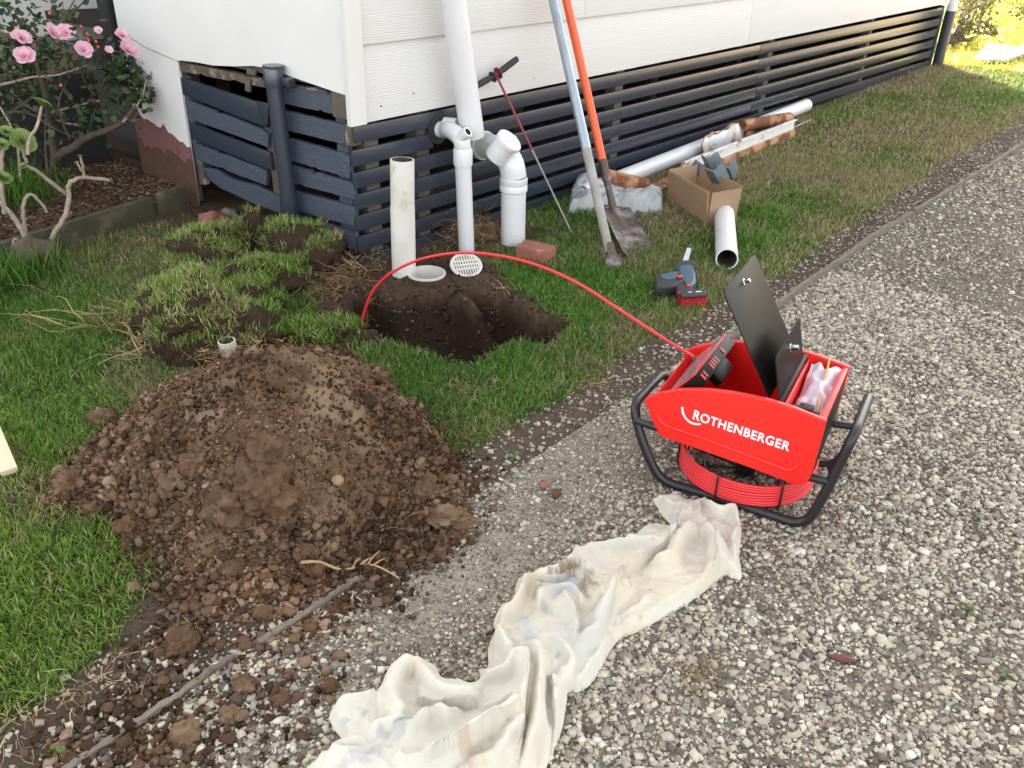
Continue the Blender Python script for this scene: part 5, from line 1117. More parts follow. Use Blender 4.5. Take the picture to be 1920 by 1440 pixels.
hull([(560, 780), (740, 700), (860, 780), (860, 900), (680, 980), (600, 900)], .014, .052, 'handle', m_rubber, .010)
hull([(750, 760), (810, 750), (825, 830), (770, 835)], .050, .058, 'trigger', m_redlight, .003)
hull([(600, 670), (690, 655), (700, 690), (640, 705)], .0615, .065, 'latch', m_redlight, .001)
hull([(640, 960), (690, 880), (1040, 895), (1110, 980), (700, 1010)], .055, .066, 'battery_top', m_rubber, .004)
# battery: red ribbed front
A_, B_, Cc_, D_ = zo(655, 1010, .058), zo(1110, 990, .058), zo(1085, 1205, .0), zo(680, 1225, .0)
bk = (zo(1040, 895, .058) - B_) * .9; V = [D_, Cc_, Cc_ + [bk[0], bk[1], 0], D_ + [bk[0], bk[1], 0], A_, B_, B_ + [bk[0], bk[1], 0], A_ + [bk[0], bk[1], 0]]
MB().hexa(V).build('battery', m_batred, sw, bevel=.005)
for i in range(5):
    t = .14 + i * .18; a_ = lerp(A_, D_, t); b_ = lerp(B_, Cc_, t); q = (a_ - bk / np.linalg.norm(bk) * .002); MB().tube([lerp(a_, b_, .06) - bk * .03, lerp(a_, b_, .94) - bk * .03], .0022, 6).build('battery_rib', m_batred, sw, smooth=True)
def txt(s, origin, ex, ez, size, m, par, name, bold=.012, depth=.0006, sp=1.0):
    cu = bpy.data.curves.new(name, 'FONT'); cu.body = s; cu.size = 1; cu.extrude = .01; cu.offset = bold; cu.space_character = sp
    ob = bpy.data.objects.new('tmp', cu); COL.objects.link(ob); dg = bpy.context.evaluated_depsgraph_get(); me = bpy.data.meshes.new_from_object(ob.evaluated_get(dg)); bpy.data.objects.remove(ob); bpy.data.curves.remove(cu)
    ex = np.array(ex, float); ez = np.array(ez, float); ey = np.cross(ex, ez); co = np.array([v.co[:] for v in me.vertices]); W_ = co[:, 0].max()
    P = np.array(origin) + co[:, :1] * ex * size + co[:, 1:2] * ez * size + co[:, 2:] * ey * depth * 50
    me.vertices.foreach_set('co', P.astype(np.float32).ravel()); me.update(); me.materials.clear(); return link(name, me, m, par, smooth=False), W_ * size
ev = zo(1030, 920, .067) - zo(780, 935, .067); ev /= np.linalg.norm(ev); eu = np.cross([0, 0, 1], ev)
txt('18V', zo(785, 948, .0675), ev, eu, .012, m_print, sw, 'voltage_print')
mb = MB(); mb.obox(zo(960, 930, .0665), ev, eu, (0, 0, 1), .011, .003, .0006); mb.build('white_label_strip', m_print, sw)
ev2 = zo(450, 650, .062) - zo(330, 675, .062); ev2 /= np.linalg.norm(ev2); txt('SAW', zo(335, 690, .0625), ev2, np.cross([0, 0, 1], ev2), .011, m_print, sw, 'maker_print') if False else None
# blade
a_, b_ = zo(740, 460, .035), zo(800, 220, .03); MB().add([zo(690, 450, .036), zo(780, 465, .036), zo(838, 250, .045), zo(835, 215, .046), zo(770, 215, .046)] + [p - np.array([0, 0, .0015]) for p in [zo(690, 450, .036), zo(780, 465, .036), zo(838, 250, .045), zo(835, 215, .046), zo(770, 215, .046)]], [(0, 1, 2, 3, 4), (9, 8, 7, 6, 5)] + [(i, i + 5, (i + 1) % 5 + 5, (i + 1) % 5) for i in range(5)]).build('blade', m_steelblade, sw)

# ------------------------------------------------------------------ reel machine
MO = np.array([1.717, .873, 0.]); EX = np.array([.19592, -.98062, 0]); EY = np.array([.98062, .19592, 0]); EZ = np.array([0, 0, 1.])
def ML(x, y, z): return MO + EX * x + EY * y + EZ * z
mc = thing('cable_reel_machine', 'red drain camera reel box on a black tube frame standing on the gravel', 'camera reel', tuple(ML(.19, .155, 0)))
D_box = .31; T = .008
pf = [(-.064, .246), (-.050, .260), (-.03, .275), (.02, .300), (.06, .314), (.102, .323), (.15, .331), (.20, .335), (.246, .337), (.30, .333), (.376, .322), (.3745, .25), (.371, .165), (.366, .145), (.352, .131), (.335, .128), (.215, .139), (.08, .148), (.018, .151), (-.005, .153), (-.018, .160), (-.028, .176)]
V, F = prism(pf, MO, EX, EZ, EY, -.006, T); MB().add(V, F).build('front_panel', m_red, mc, bevel=.0035, bseg=3)
V, F = prism(pf, MO, EX, EZ, EY, D_box - T, D_box + .006); MB().add(V, F).build('back_panel', m_red, mc, bevel=.0035, bseg=3)
# embossed groove line on the front
gl = round_path([ML(-.034, -.0065, .228), ML(-.010, -.0065, .190), ML(.10, -.0065, .184), ML(.318, -.0065, .163), ML(.334, -.0065, .176), ML(.340, -.0065, .225)], .03, 6)
N = len(gl); rad = [.0045 * min(1, min(i, N - 1 - i) / 3 + .15) for i in range(N)]; MB().tube(gl, rad, 10).build('front_rib', m_red, mc, smooth=True)
# ends, partitions, floor, rims
def lbox(x0, y0, z0, x1, y1, z1, name, m, bev=.002, shear=0.):
    return MB().hexa([ML(x0 + shear, y0, z0), ML(x1 + shear, y0, z0), ML(x1 + shear, y1, z0), ML(x0 + shear, y1, z0), ML(x0, y0, z1), ML(x1, y0, z1), ML(x1, y1, z1), ML(x0, y1, z1)]).build(name, m, mc, bevel=bev)
lbox(.366, T + .001, .165, .372, D_box - T - .001, .308, 'end_panel', m_blackp, .001)
lbox(.360, T + .001, .3085, .374, D_box - T - .001, .3205, 'end_rim', m_red, .003)
lbox(.356, T + .001, .175, .3655, D_box - T - .001, .308, 'end_inner', m_red, .001)
lbox(.272, T + .001, .18, .278, D_box - T - .001, .322, 'partition', m_red, .002)
lbox(.255, T + .004, .318, .270, D_box - T - .004, .334, 'hinge_rail', m_blackp, .004)
lbox(.0, T + .001, .156, .365, D_box - T - .001, .164, 'box_floor', m_red, .001)
MB().hexa([ML(-.055, T + .001, .236), ML(-.008, T + .001, .160), ML(-.008, D_box - T - .001, .160), ML(-.055, D_box - T - .001, .236), ML(-.048, T + .001, .243), ML(.0, T + .001, .166), ML(.0, D_box - T - .001, .166), ML(-.048, D_box - T - .001, .243)]).build('sloped_end', m_red, mc, bevel=.002)
lbox(-.02, .235, .245, .02, .255, .268, 'cable_guide', m_rubber, .006)
# lids and locks
def lid(x0, z0, a, Lh, y0, y1, name, cham=.0, t=.0025):
    d = np.array([-math.sin(a), math.cos(a)]); pr = [(y0, 0), (y1, 0), (y1, Lh - cham), (y1 - cham, Lh), (y0 + cham, Lh), (y0, Lh - cham)]
    P = [ML(x0 + d[0] * h_, y_, z0 + d[1] * h_) for y_, h_ in pr]; nv_ = EX * math.cos(a) + EZ * math.sin(a); P2 = [p + nv_ * t for p in P]; k = len(P)
    o = MB().add(P + P2, [tuple(range(k)), tuple(range(2 * k - 1, k - 1, -1))] + [(i, i + k, (i + 1) % k + k, (i + 1) % k) for i in range(k)]).build(name, m_blackp, mc, bevel=.0008)
    return o, (lambda y_, h_: ML(x0 + d[0] * h_, y_, z0 + d[1] * h_)), nv_
l1_, f1_, n1 = lid(.236, .330, math.radians(31.5), .287, .012, .300, 'large_lid', .012)
l2_, f2_, n2 = lid(.260, .332, math.radians(15), .112, .010, .272, 'small_lid', .010)
def lock(c, n_, s_, par):
    c = np.array(c); MB().tube([c - n_ * .004, c - n_ * .0035, c + n_ * .003, c + n_ * .004], [.008 * s_, .009 * s_, .009 * s_, .007 * s_], 20).build('lock', m_chrome, par, smooth=True)
    MB().tube([c + n_ * .003, c + n_ * .018 * s_], .0055 * s_, 16).build('lock', m_chrome, par, smooth=True)
lock(f1_(.155, .258), n1, .95, l1_); lock(f2_(.155, .078), n2, 1.25, l2_)
# monitor unit tilted in the box: long along depth
mo = thing('t', 'x', 'x'); bpy.data.objects.remove(mo)
ma = math.radians(52); md = EX * math.cos(ma) + EZ * math.sin(ma); mn = -EX * math.sin(ma) + EZ * math.cos(ma); mcn = ML(.030, .155, .283)
mon = MB().obox(mcn, md, EY, mn, .060, .135, .017).build('control_unit', m_blackp, mc, bevel=.004)
mb = MB().obox(mcn + mn * .0185, md, EY, mn, .059, .134, .0013).build('unit_frame', m_red, mon, bevel=.001)
mb = MB().obox(mcn + mn * .0205, md, EY, mn, .047, .120, .0012).build('screen', m_glass, mon)
e_ = mcn + md * .0605
for i, y_ in enumerate((-.118, -.10, -.05, -.035, -.02, -.005, .05)):
    MB().obox(e_ + EY * y_ - mn * (.000), md, EY, mn, .0012, .0042, .009).build('button', m_redlight, mon)
MB().obox(e_ - mn * .034 - md * .02 + EY * .0, md, EY, mn, .012, .055, .018).build('unit_handle', m_blackp, mon, bevel=.006)
# things in the right compartment
zb_ = thing('zip_bag', 'clear zip bag with yellow strip lying in the right compartment of the red box', 'zip bag', tuple(ML(.32, .19, .2)))
V = []; NX = 14; NY = 26
for i in range(NY + 1):
    for j in range(NX + 1):
        s = j / NX; t = i / NY; x_ = .285 + .075 * s; y_ = .075 + .205 * t; z_ = .262 + .03 * t + .030 * math.sin(math.pi * s) * math.sin(math.pi * min(t * 1.1, 1)) + .026 * (mnoise.noise(Vector((x_ * 40, y_ * 30, 1))) ) + .03 * t * t
        V.append(ML(x_, y_, z_))
MB().add(V, [(i * (NX + 1) + j, i * (NX + 1) + j + 1, (i + 1) * (NX + 1) + j + 1, (i + 1) * (NX + 1) + j) for i in range(NY) for j in range(NX)]).build('film', m_zip, zb_, smooth=True, auto=180)
yp_ = [ML(.345 - .02 * t, .06 + .225 * t, .275 + .055 * t + .004 * math.sin(t * 9)) + EZ * .008 for t in np.linspace(0, 1, 12)]; MB().tube(yp_, .0022, 6).build('zip_strip', m_yellow, zb_, smooth=True)
bc = thing('black_clip_case', 'small black plastic case beside the zip bag in the red box', 'case', tuple(ML(.325, .035, .25)))
MB().hexa([ML(.288, .012, .24), ML(.358, .012, .24), ML(.358, .045, .24), ML(.288, .045, .24), ML(.292, .016, .327), ML(.354, .016, .327), ML(.354, .040, .322), ML(.292, .040, .322)]).build('case_body', m_rubber, bc, bevel=.006)
MB().hexa([ML(.305, .010, .322), ML(.340, .010, .322), ML(.340, .042, .322), ML(.305, .042, .322), ML(.307, .012, .330), ML(.338, .012, .330), ML(.338, .040, .330), ML(.307, .040, .330)]).build('catch', m_blackp, bc, bevel=.002)
# frame: one closed tube
fp = [ML(-.0, .005, .012), ML(.385, .005, .012), ML(.408, .005, .11), ML(.440, .02, .296), ML(.440, D_box - .02, .270), ML(.425, D_box, .10), ML(.40, D_box, .012), ML(-.01, D_box, .012), ML(-.06, D_box - .0, .10), ML(-.105, D_box - .03, .185), ML(-.100, .02, .205), ML(-.06, .005, .115)]
MB().tube(round_path(fp, .045, 6, True), .0125, 14, closed=True).build('tube_frame', m_black, mc, smooth=True, auto=80)
for (a, b) in ((ML(-.085, .008, .171), ML(-.02, .003, .171)), (ML(.412, .008, .155), ML(.362, .012, .150)), (ML(.425, D_box - .005, .155), ML(.368, D_box - .01, .150)), (ML(-.075, D_box - .01, .15), ML(-.02, D_box - .01, .165))):
    MB().tube([a, b], .0105, 12).build('frame_strut', m_black, mc, smooth=True)
for (x_, y_) in ((.10, .005), (.30, .005), (.10, D_box), (.30, D_box)): lbox(x_ - .03, y_ - .012, -.006, x_ + .03, y_ + .012, .008, 'foot_pad', m_rubber, .003)
# coil
rc = ML(.188, .165, 0); RR = .176
V_all = MB()
for j in range(8):
    z_ = .030 + j * .0078; ro = RR + .0006 * math.sin(j * 2.1)
    V_all.tube([rc + EX * ro * math.cos(t) + EY * ro * math.sin(t) + EZ * (z_ + .001 * math.sin(t * 3 + j)) for t in np.linspace(0, 6.28319, 72, endpoint=False)], .0042, 8, closed=True)
for j in range(3):
    ro = RR - .010; V_all.tube([rc + EX * ro * math.cos(t) + EY * ro * math.sin(t) + EZ * (.034 + j * .02) for t in np.linspace(0, 6.28319, 60, endpoint=False)], .0042, 6, closed=True)
V_all.add([rc + EX * (RR - .002) * math.cos(t) + EY * (RR - .002) * math.sin(t) + EZ * z_ for t in np.linspace(0, 6.28319, 72, endpoint=False) for z_ in (.028, .088)], [(2 * q, 2 * q + 1, (2 * q + 3) % 144, (2 * q + 2) % 144) for q in range(72)])
tag(V_all.build('coiled_rod', m_redrod, mc, smooth=True, auto=80), kind='stuff')
ang0 = math.atan2(-1, 0)
for t in (math.radians(-157), math.radians(-100), math.radians(-48), math.radians(20), math.radians(100), math.radians(170)):
    d_ = EX * math.cos(t) + EY * math.sin(t); P = [rc + d_ * r_ + EZ * z_ for r_, z_ in ((RR + .0075, .022), (RR + .0075, .094), (RR - .018, .094), (RR - .018, .022))]
    MB().tube(round_path(P, .005, 3, True), .0026, 8, closed=True).build('coil_strap', m_black, mc, smooth=True)
    MB().tube([rc + d_ * .03 + EZ * .02, rc + d_ * (RR - .015) + EZ * .02], .003, 8).build('reel_spoke', m_black, mc, smooth=True)
MB().tube([rc + EZ * .012, rc + EZ * .14], .028, 20).build('reel_hub', m_black, mc, smooth=True)
MB().tube([rc + EX * .11 * math.cos(t) + EY * .11 * math.sin(t) + EZ * .022 for t in np.linspace(0, 6.28319, 48, endpoint=False)], .003, 8, closed=True).build('reel_ring', m_black, mc, smooth=True)
# lettering on the front panel
bl = ML(.067, -.0068, .2315); br2 = ML(.309, -.0068, .2165); tx = (br2 - bl); room = np.linalg.norm(tx); tx /= room; tzv = np.array([0, 0, 1.]) - tx * tx[2]; tzv /= np.linalg.norm(tzv)
cu = bpy.data.curves.new('t', 'FONT'); cu.body = 'ROTHENBERGER'; cu.size = 1; cu.offset = .026; cu.extrude = .01; cu.space_character = 1.10
ob = bpy.data.objects.new('tmp', cu); COL.objects.link(ob); me = bpy.data.meshes.new_from_object(ob.evaluated_get(bpy.context.evaluated_depsgraph_get())); bpy.data.objects.remove(ob)
co = np.array([v.co[:] for v in me.vertices]); x0_ = co[:, 0].min(); w_all = co[:, 0].max() - x0_; ch = co[:, 1].max(); fR = co[:, 0] < x0_ + .66
sy = np.where(fR, .0268, .0248) / ch; P = bl + (co[:, :1] - x0_) * tx * (room / w_all) + co[:, 1:2] * tzv * sy[:, None] + co[:, 2:] * -EY * .03
me.vertices.foreach_set('co', P.astype(np.float32).ravel()); me.update(); link('brand_lettering', me, m_print, mc, smooth=False)
sw_ = smooth_path([ML(.037, -.0068, .256), ML(.0405, -.0068, .241), ML(.049, -.0068, .228), ML(.062, -.0068, .2195), ML(.076, -.0068, .2185), ML(.089, -.0068, .2225)], 6); V = []
for i in range(len(sw_)):
    d_ = sw_[min(i + 1, len(sw_) - 1)] - sw_[max(i - 1, 0)]; d_ /= np.linalg.norm(d_); n_ = np.cross(d_, EY); w_ = .0030 - .0006 * i / len(sw_); V += [sw_[i] + n_ * w_, sw_[i] + n_ * w_ + EY * .0006, sw_[i] - n_ * w_, sw_[i] - n_ * w_ + EY * .0006]
MB().add(V, [(4 * i, 4 * i + 4, 4 * i + 6, 4 * i + 2) for i in range(len(sw_) - 1)] + [(4 * i + 1, 4 * i + 3, 4 * i + 7, 4 * i + 5) for i in range(len(sw_) - 1)]).build('brand_swoosh', m_print, mc)
# the rod that leaves the machine and arcs into the hole
rp = [ML(-.02, .262, .262)]
ctrl = [((1240, 632), 1.42, .0), ((1150, 575), 0, .0)]
pix_pts = [(1296, 670, .25), (1240, 632, .30), (1160, 580, .36), (1090, 535, .40), (1020, 502, .42), (950, 482, .43), (880, 474, .43), (820, 479, .42), (770, 493, .39), (725, 518, .34), (697, 550, .27), (682, 590, .17), (680, 620, .08), (690, 648, -.06), (700, 670, -.20)]
A0 = np.array(ML(-.02, .262, .262)); E0 = np.array([1.83, 2.05, 0.])
pts = [A0]
pl0, pl1 = A0[:2], np.array([1.80, 2.10])
ndir = np.array([-(pl1 - pl0)[1], (pl1 - pl0)[0]]); ndir /= np.linalg.norm(ndir)
for (u, v, _z) in pix_pts[1:]:
    d = ray(u, v); w = pl0 - 0; t = ((pl0 - C0[:2]) @ ndir) / (d[:2] @ ndir); pts.append(C0 + d * t)
print('ROD', [np.round(p, 2).tolist() for p in pts])
tag(MB().tube(smooth_path(pts, 8), .0047, 10).build('push_rod', m_redrod, smooth=True, auto=80), 'red flexible push rod arching from the reel machine into the hole', 'cable')

# ------------------------------------------------------------------ cloth
OUT = [(1226, 930), (1262, 926), (1300, 935), (1322, 932), (1345, 948), (1370, 950), (1388, 968), (1391, 1000), (1387, 1035), (1392, 1078), (1375, 1080), (1358, 1075), (1340, 1090), (1300, 1120), (1250, 1150), (1195, 1180), (1160, 1195), (1135, 1235), (1110, 1275), (1085, 1292), (1066, 1292), (1063, 1312), (1052, 1370), (1022, 1440), (1000, 1500), (540, 1500), (575, 1435), (610, 1405), (640, 1385), (625, 1360), (617, 1335), (640, 1308), (700, 1295), (725, 1262), (755, 1238), (790, 1232), (818, 1245), (830, 1265), (890, 1278), (900, 1262), (898, 1250), (915, 1245), (915, 1210), (930, 1180), (925, 1165), (940, 1130), (963, 1120), (968, 1090), (985, 1072), (1020, 1070), (1060, 1043), (1100, 1030), (1170, 1024), (1190, 1000), (1225, 980), (1262, 985), (1242, 962), (1232, 945)]
cpoly = gxy(OUT, .012); cpoly = np.array([p[:2] for p in smooth_path([(*p, 0) for p in cpoly], 4, True)])
st_ = .0028; lo_, hi_ = cpoly.min(0) - .01, cpoly.max(0) + .01
XX, YY = np.meshgrid(np.arange(lo_[0], hi_[0], st_), np.arange(lo_[1], hi_[1], st_), indexing='ij'); P = np.stack([XX.ravel(), YY.ravel()], -1); d = poly_sd(P, cpoly); kin = d > -.008
Pk = P[kin]; dk = d[kin]
Q = Pk + (np.stack([fbm(Pk[:, 0], Pk[:, 1], 14, 501, 2), fbm(Pk[:, 0], Pk[:, 1], 14, 507, 2)], -1) - .5) * .022
h = .005 + .011 * np.sqrt(np.clip(dk, 0, .02) / .02) + .004 * sstep(.01, .06, dk)
def ZA(pts): return [(900 + a / 3.6, 900 + b / 3.6) for a, b in pts]
def ZB(pts): return [(560 + a / 3.43, 1180 + b / 3.43) for a, b in pts]
# soft ridges: (pts px, height, half width, taper at ends)
RID = [(ZA([(1450, 330), (1330, 430), (1290, 560), (1180, 620)]), .050, .022), (ZA([(1500, 330), (1560, 430), (1570, 560), (1540, 680)]), .038, .016), (ZA([(1560, 700), (1400, 830), (1200, 960), (1050, 1020), (900, 1100), (830, 1230), (720, 1360), (620, 1390)]), .026, .020),
       (ZA([(1000, 690), (900, 800), (830, 920), (780, 1040), (700, 1130)]), .040, .018), (ZA([(330, 640), (450, 640), (600, 560), (720, 480), (950, 450), (1200, 460)]), .024, .012), (ZA([(320, 640), (300, 740), (250, 850), (130, 940), (120, 1040), (180, 1120), (230, 1200), (220, 1290), (290, 1400)]), .034, .013),
       (ZA([(400, 870), (470, 790), (600, 770), (680, 880)]), .026, .013), (ZA([(600, 800), (620, 900), (650, 1000), (640, 1090)]), .022, .010), (ZA([(380, 1090), (460, 1060), (560, 1100), (620, 1190), (600, 1280), (500, 1290)]), .020, .012), (ZA([(760, 640), (850, 640), (930, 560), (1050, 520)]), .010, .010),
       (ZA([(1200, 120), (1290, 170), (1380, 180), (1400, 250), (1300, 280)]), .020, .010), (ZA([(1510, 130), (1620, 210), (1720, 200), (1750, 300), (1700, 420), (1750, 520)]), .026, .010), (ZA([(1640, 420), (1620, 520), (1700, 610)]), .022, .012),
       (ZB([(1500, 130), (1510, 250), (1540, 420), (1540, 600), (1470, 890)]), .048, .017), (ZB([(740, 190), (800, 280), (900, 400), (1020, 460), (1170, 480)]), .034, .015), (ZB([(740, 190), (640, 280), (600, 420), (640, 560), (700, 600)]), .040, .022), (ZB([(230, 480), (330, 420), (480, 400)]), .018, .02),
       (ZB([(1160, 280), (1300, 310), (1400, 240), (1440, 330), (1430, 500), (1350, 620), (1150, 720), (950, 840), (700, 860)]), .036, .012), (ZB([(1190, 540), (1300, 510), (1400, 440)]), .022, .010), (ZB([(430, 700), (560, 640), (700, 650), (760, 650), (850, 570), (940, 590), (1010, 680)]), .030, .013),
       (ZB([(1450, 600), (1350, 700), (1270, 820), (1100, 880)]), .026, .013), (ZB([(180, 780), (330, 740), (440, 700)]), .02, .018), (ZB([(590, 800), (650, 850), (800, 860)]), .02, .012), (ZB([(100, 850), (250, 830), (400, 880)]), .016, .02), (ZB([(1700, 330), (1690, 520), (1600, 720)]), .012, .02)]
for i, (pl, hh, ww_) in enumerate(RID):
    L_ = gxy(pl, .03); L_ = np.array([p[:2] for p in smooth_path([(*p, 0) for p in L_], 5)]); dd, sd, t = line_sd(Q, L_); tap = sstep(0, .12, t) * sstep(1, .88, t) * .6 + .4
    a = hh * 1.2 * tap * (.5 * np.exp(-(dd / ww_) ** 1.7) + .5 * np.sqrt(np.clip(1 - (dd / (ww_ * 1.15)) ** 2, 0, 1))); h = np.maximum(h, a + .3 * h + .006)
zz0 = np.zeros(len(P)); zz0[kin] = h; Zg = zz0.reshape(XX.shape)
for _ in range(3):
    Zp = np.pad(Zg, 1, mode='edge'); Zg = np.where(d.reshape(XX.shape) > .006, (Zp[:-2, 1:-1] + Zp[2:, 1:-1] + Zp[1:-1, :-2] + Zp[1:-1, 2:] + 2 * Zg) / 6, Zg)
h = Zg.ravel()[kin]
# overlap steps: left side of the line (seen along it) raised, sharp drop on the right side
STEP = [(ZA([(620, 500), (655, 570), (690, 660), (700, 760), (760, 870), (830, 905)]), .020, .03, 1), (ZA([(380, 700), (395, 800), (400, 880)]), .016, .02, 1), (ZA([(590, 800), (615, 880), (640, 960)]), .016, .015, -1), (ZA([(640, 890), (760, 910), (820, 900)]), .012, .02, 1),
        (ZA([(970, 435), (1100, 418), (1300, 440)]), .010, .02, -1), (ZA([(1000, 1020), (1250, 925), (1450, 820), (1640, 640)]), .012, .05, 1), (ZA([(110, 1040), (160, 1130), (220, 1230), (280, 1210)]), .014, .02, 1), (ZA([(1400, 190), (1395, 250), (1330, 280)]), .014, .015, 1), (ZA([(1500, 140), (1490, 250), (1520, 330)]), .018, .02, -1), (ZA([(400, 1100), (450, 1180), (540, 1250)]), .010, .02, -1),
        (ZB([(190, 780), (300, 800), (420, 770)]), .010, .02, -1), (ZB([(470, 400), (460, 520), (500, 620)]), .008, .03, 1), (ZA([(1560, 440), (1575, 560), (1560, 680)]), .02, .03, 1), (ZA([(830, 1040), (900, 900), (920, 760), (1050, 610), (1240, 480), (1340, 340)]), .026, .06, 1), (ZB([(1420, 890), (1440, 740), (1460, 600), (1450, 330), (1440, 200)]), .026, .03, 1), (ZB([(1650, 850), (1640, 620), (1640, 430), (1600, 290)]), .020, .03, -1),
        (ZB([(820, 890), (1000, 830), (1200, 720), (1380, 640), (1440, 560)]), .022, .03, 1), (ZB([(760, 480), (900, 490), (1060, 515), (1180, 530)]), .018, .04, 1), (ZA([(370, 690), (540, 690), (640, 660)]), .016, .02, 1), (ZB([(580, 660), (700, 670), (740, 665), (840, 590), (960, 560), (1100, 545)]), .018, .025, -1)]
for pl, hh, dec, sg in STEP:
    L_ = gxy(pl, .03); L_ = np.array([p[:2] for p in smooth_path([(*p, 0) for p in L_], 5)]); dd, sd, t = line_sd(Q, L_); s = dd * sd * sg; tap = sstep(0, .15, t) * sstep(1, .85, t)
    h += hh * 1.5 * tap * sstep(-.0014, .0014, s) * np.exp(-np.clip(s, 0, None) / dec)
wr = 1 - np.abs(2 * fbm(Q[:, 0] + .4 * Q[:, 1], Q[:, 1] * .6 - Q[:, 0] * .3, 26, 531, 3) - 1); wr2 = 1 - np.abs(2 * fbm(Q[:, 0], Q[:, 1], 13, 537, 2) - 1)
h += (wr ** 4) * .0035 + (wr2 ** 5) * .006 + (fbm(Q[:, 0], Q[:, 1], 22, 520, 2) - .5) * .006 + (fbm(Q[:, 0], Q[:, 1], 70, 525, 3) - .5) * .004
h = h * (.12 + .88 * sstep(-.002, .018, dk)) * (dk > 0)
zz = np.zeros(len(P)); zz[kin] = h + .004
pass
mo_ = d < 0; mo_ &= d > -.006; P[mo_] = poly_snap(P[mo_], cpoly); zz[mo_] = .003
V = np.stack([P[:, 0], P[:, 1], zz], -1); nx, ny = XX.shape; i = np.arange(nx - 1)[:, None] * ny + np.arange(ny - 1)[None]; F = np.stack([i, i + ny, i + ny + 1, i + 1], -1).reshape(-1, 4)
F = F[(d[F] > -.006).all(1)]; us = np.unique(F); rm = -np.ones(len(V), int); rm[us] = np.arange(len(us)); V = V[us]
# one smoothing pass in numpy on the grid is skipped; colour map: cream with grey, blue and mud stains
x, y = V[:, 0], V[:, 1]; n1_ = fbm(x, y, 7, 601)[:, None]; cl = np.array([.64, .60, .505]) * (1 - n1_ * .0); warm = np.array([.63, .52, .35]); cool = np.array([.51, .51, .505])
w_ = sstep(.50, .72, n1_) * .4; cl = cl * (1 - w_) + warm * w_; n2_ = sstep(.55, .7, fbm(x, y, 5, 611))[:, None] * .5; cl = cl * (1 - n2_) + cool * n2_
def stain(u, v, rad, colr, amt, sc=25):
    global cl
    p = G(u, v, .03)[:2]; colr = np.array(colr); gm = colr.mean(); colr = (gm + (colr - gm) * (.22 if colr[2] > colr[0] else 1.0)) * .86; dd = np.hypot((x - p[0]) * .8, y - p[1]) + (fbm(x, y, sc * 1.6, int(u)) - .5) * rad * 2.6 + (fbm(x, y, sc * 6, int(u) + 1) - .5) * rad * 1.2; a = (sstep(rad, rad * .15, dd) * amt * .95)[:, None]; cl = cl * (1 - a) + colr * a
for (u, v, rd, c_, am) in [(1055, 1075, .028, (.33, .22, .13), .9), (1100, 1105, .03, (.36, .26, .16), .75), (1025, 1110, .02, (.40, .30, .2), .7), (1068, 1108, .04, (.52, .52, .58), .8), (1040, 1125, .045, (.60, .60, .64), .6), (985, 1195, .03, (.52, .52, .62), .8), (980, 1165, .02, (.55, .55, .64), .8), (1020, 1145, .014, (.4, .4, .46), .8), (1285, 950, .03, (.58, .55, .58), .7), (1265, 950, .014, (.42, .38, .34), .7),
        (745, 1378, .03, (.45, .50, .52), .75), (700, 1410, .014, (.40, .46, .48), .8), (665, 1425, .02, (.50, .46, .60), .7), (660, 1338, .014, (.45, .45, .62), .8), (685, 1335, .008, (.4, .4, .6), .8), (895, 1415, .035, (.62, .42, .30), .55), (1290, 1000, .03, (.55, .42, .26), .7), (780, 1260, .02, (.72, .60, .40), .6), (1310, 930, .02, (.74, .62, .6), .5), (1202, 1155, .008, (.5, .42, .34), .8), (1180, 1105, .007, (.5, .42, .34), .7), (1218, 1107, .007, (.4, .4, .4), .7), (1046, 1225, .008, (.4, .4, .55), .8)]: stain(u, v, rd, c_, am)
r = np.random.default_rng(8)
for q in range(26):
    kx = r.integers(len(x)); dd = np.hypot(x - x[kx], y - y[kx]); a = (sstep(.005, .002, dd) * .6)[:, None]; cl = cl * (1 - a) + np.array([.42, .38, .36]) * a
o = link('dust_cloth', np_mesh('dust_cloth', V, rm[F], cl), m_cloth, loc=None); tag(o, 'long cream towelling cloth with mud and paint stains crumpled on the gravel', 'cloth')

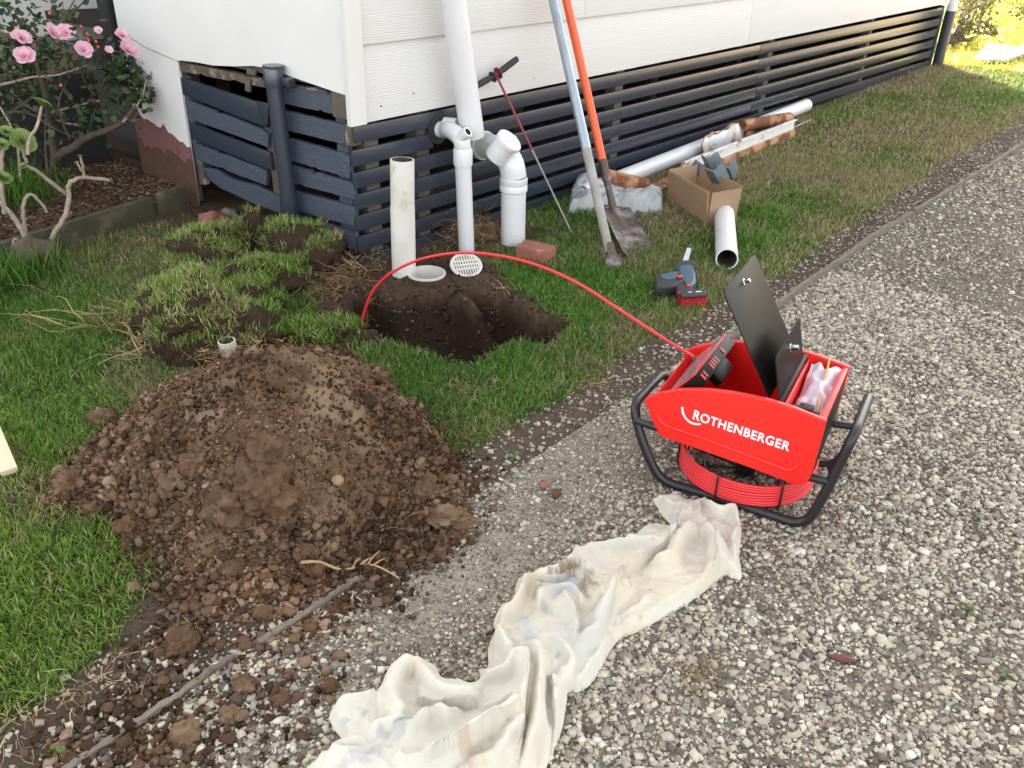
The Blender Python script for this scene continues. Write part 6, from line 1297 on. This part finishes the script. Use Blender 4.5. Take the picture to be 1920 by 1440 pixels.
# ------------------------------------------------------------------ small litter
q0 = G(566, 1066, .02); pts = [G(u, v, .02) for u, v in ((566, 1064), (600, 1064), (635, 1066), (660, 1060), (690, 1058), (715, 1062), (748, 1076))]
for p in pts: p[2] = surf_z(p[0], p[1])[0] + .010
rt = thing('dead_root', 'yellowish forked root lying across the front foot of the soil heap', 'root', tuple(pts[0]))
MB().tube(smooth_path(pts, 4), [.004 - .002 * i / 24 for i in range(25)], 7).build('main_root', m_root, rt, smooth=True)
for (a, b) in (((660, 1060), (676, 1048)), ((680, 1058), (700, 1043)), ((690, 1058), (712, 1038)), ((672, 1060), (690, 1052)), ((700, 1060), (722, 1054))):
    A1 = G(*a, .02); B1 = G(*b, .02); A1[2] = surf_z(A1[0], A1[1])[0] + .012; B1[2] = surf_z(B1[0], B1[1])[0] + .02; MB().tube([A1, (A1 + B1) / 2 + [0, 0, .004], B1], [.002, .0016, .001], 6).build('rootlet', m_root, rt, smooth=True)
p = G(1580, 1235, .006); o = blob('dead_leaf', p, (.010, .030, .006), m_deadleaf, sub=2, rough=.3, seed=3, rot=.5); tag(o, 'curled dark red dead leaf on the gravel right of the cloth', 'leaf')
# offcut stake lying at the left edge
sk0, sk1 = G(18, 885, .03), G(-30, 770, .10); d_ = (sk1 - sk0); Ls = np.linalg.norm(d_); d_ /= Ls; s_ = np.cross(d_, EZ); s_ /= np.linalg.norm(s_); mb = MB(); mb.obox((sk0 + sk1) / 2, d_, s_, np.cross(s_, d_), Ls / 2, .020, .010)
tag(mb.build('timber_stake', m_stake, bevel=.002), 'pale sawn timber end poking in at the left edge over the lawn', 'stake')
# little weeds on the gravel
r = np.random.default_rng(64)
for (u, v, lab) in ((1815, 1150, 'small green weed rosette at the right on the gravel'), (1885, 1272, 'bright green weed near the lower right corner'), (1685, 975, 'tiny green sprout on the gravel right of the machine'), (1015, 1190 + 900, ''), (968, 858, 'small weed in the gravel left of the machine'), (1178, 745, 'small green weed beside the left handle of the machine'), (110, 1415, 'reddish green weed at the lower left by the edging board')):
    if not lab: continue
    p = G(u, v); V, F, Cc = leaves(16, (p[0], p[1], .008), (.008, .008, .002), .013, [(.12, .2, .04), (.16, .24, .06)], r); tag(link('weed', np_mesh('weed', V, F, Cc), m_leaf, smooth=False), lab, 'weed')
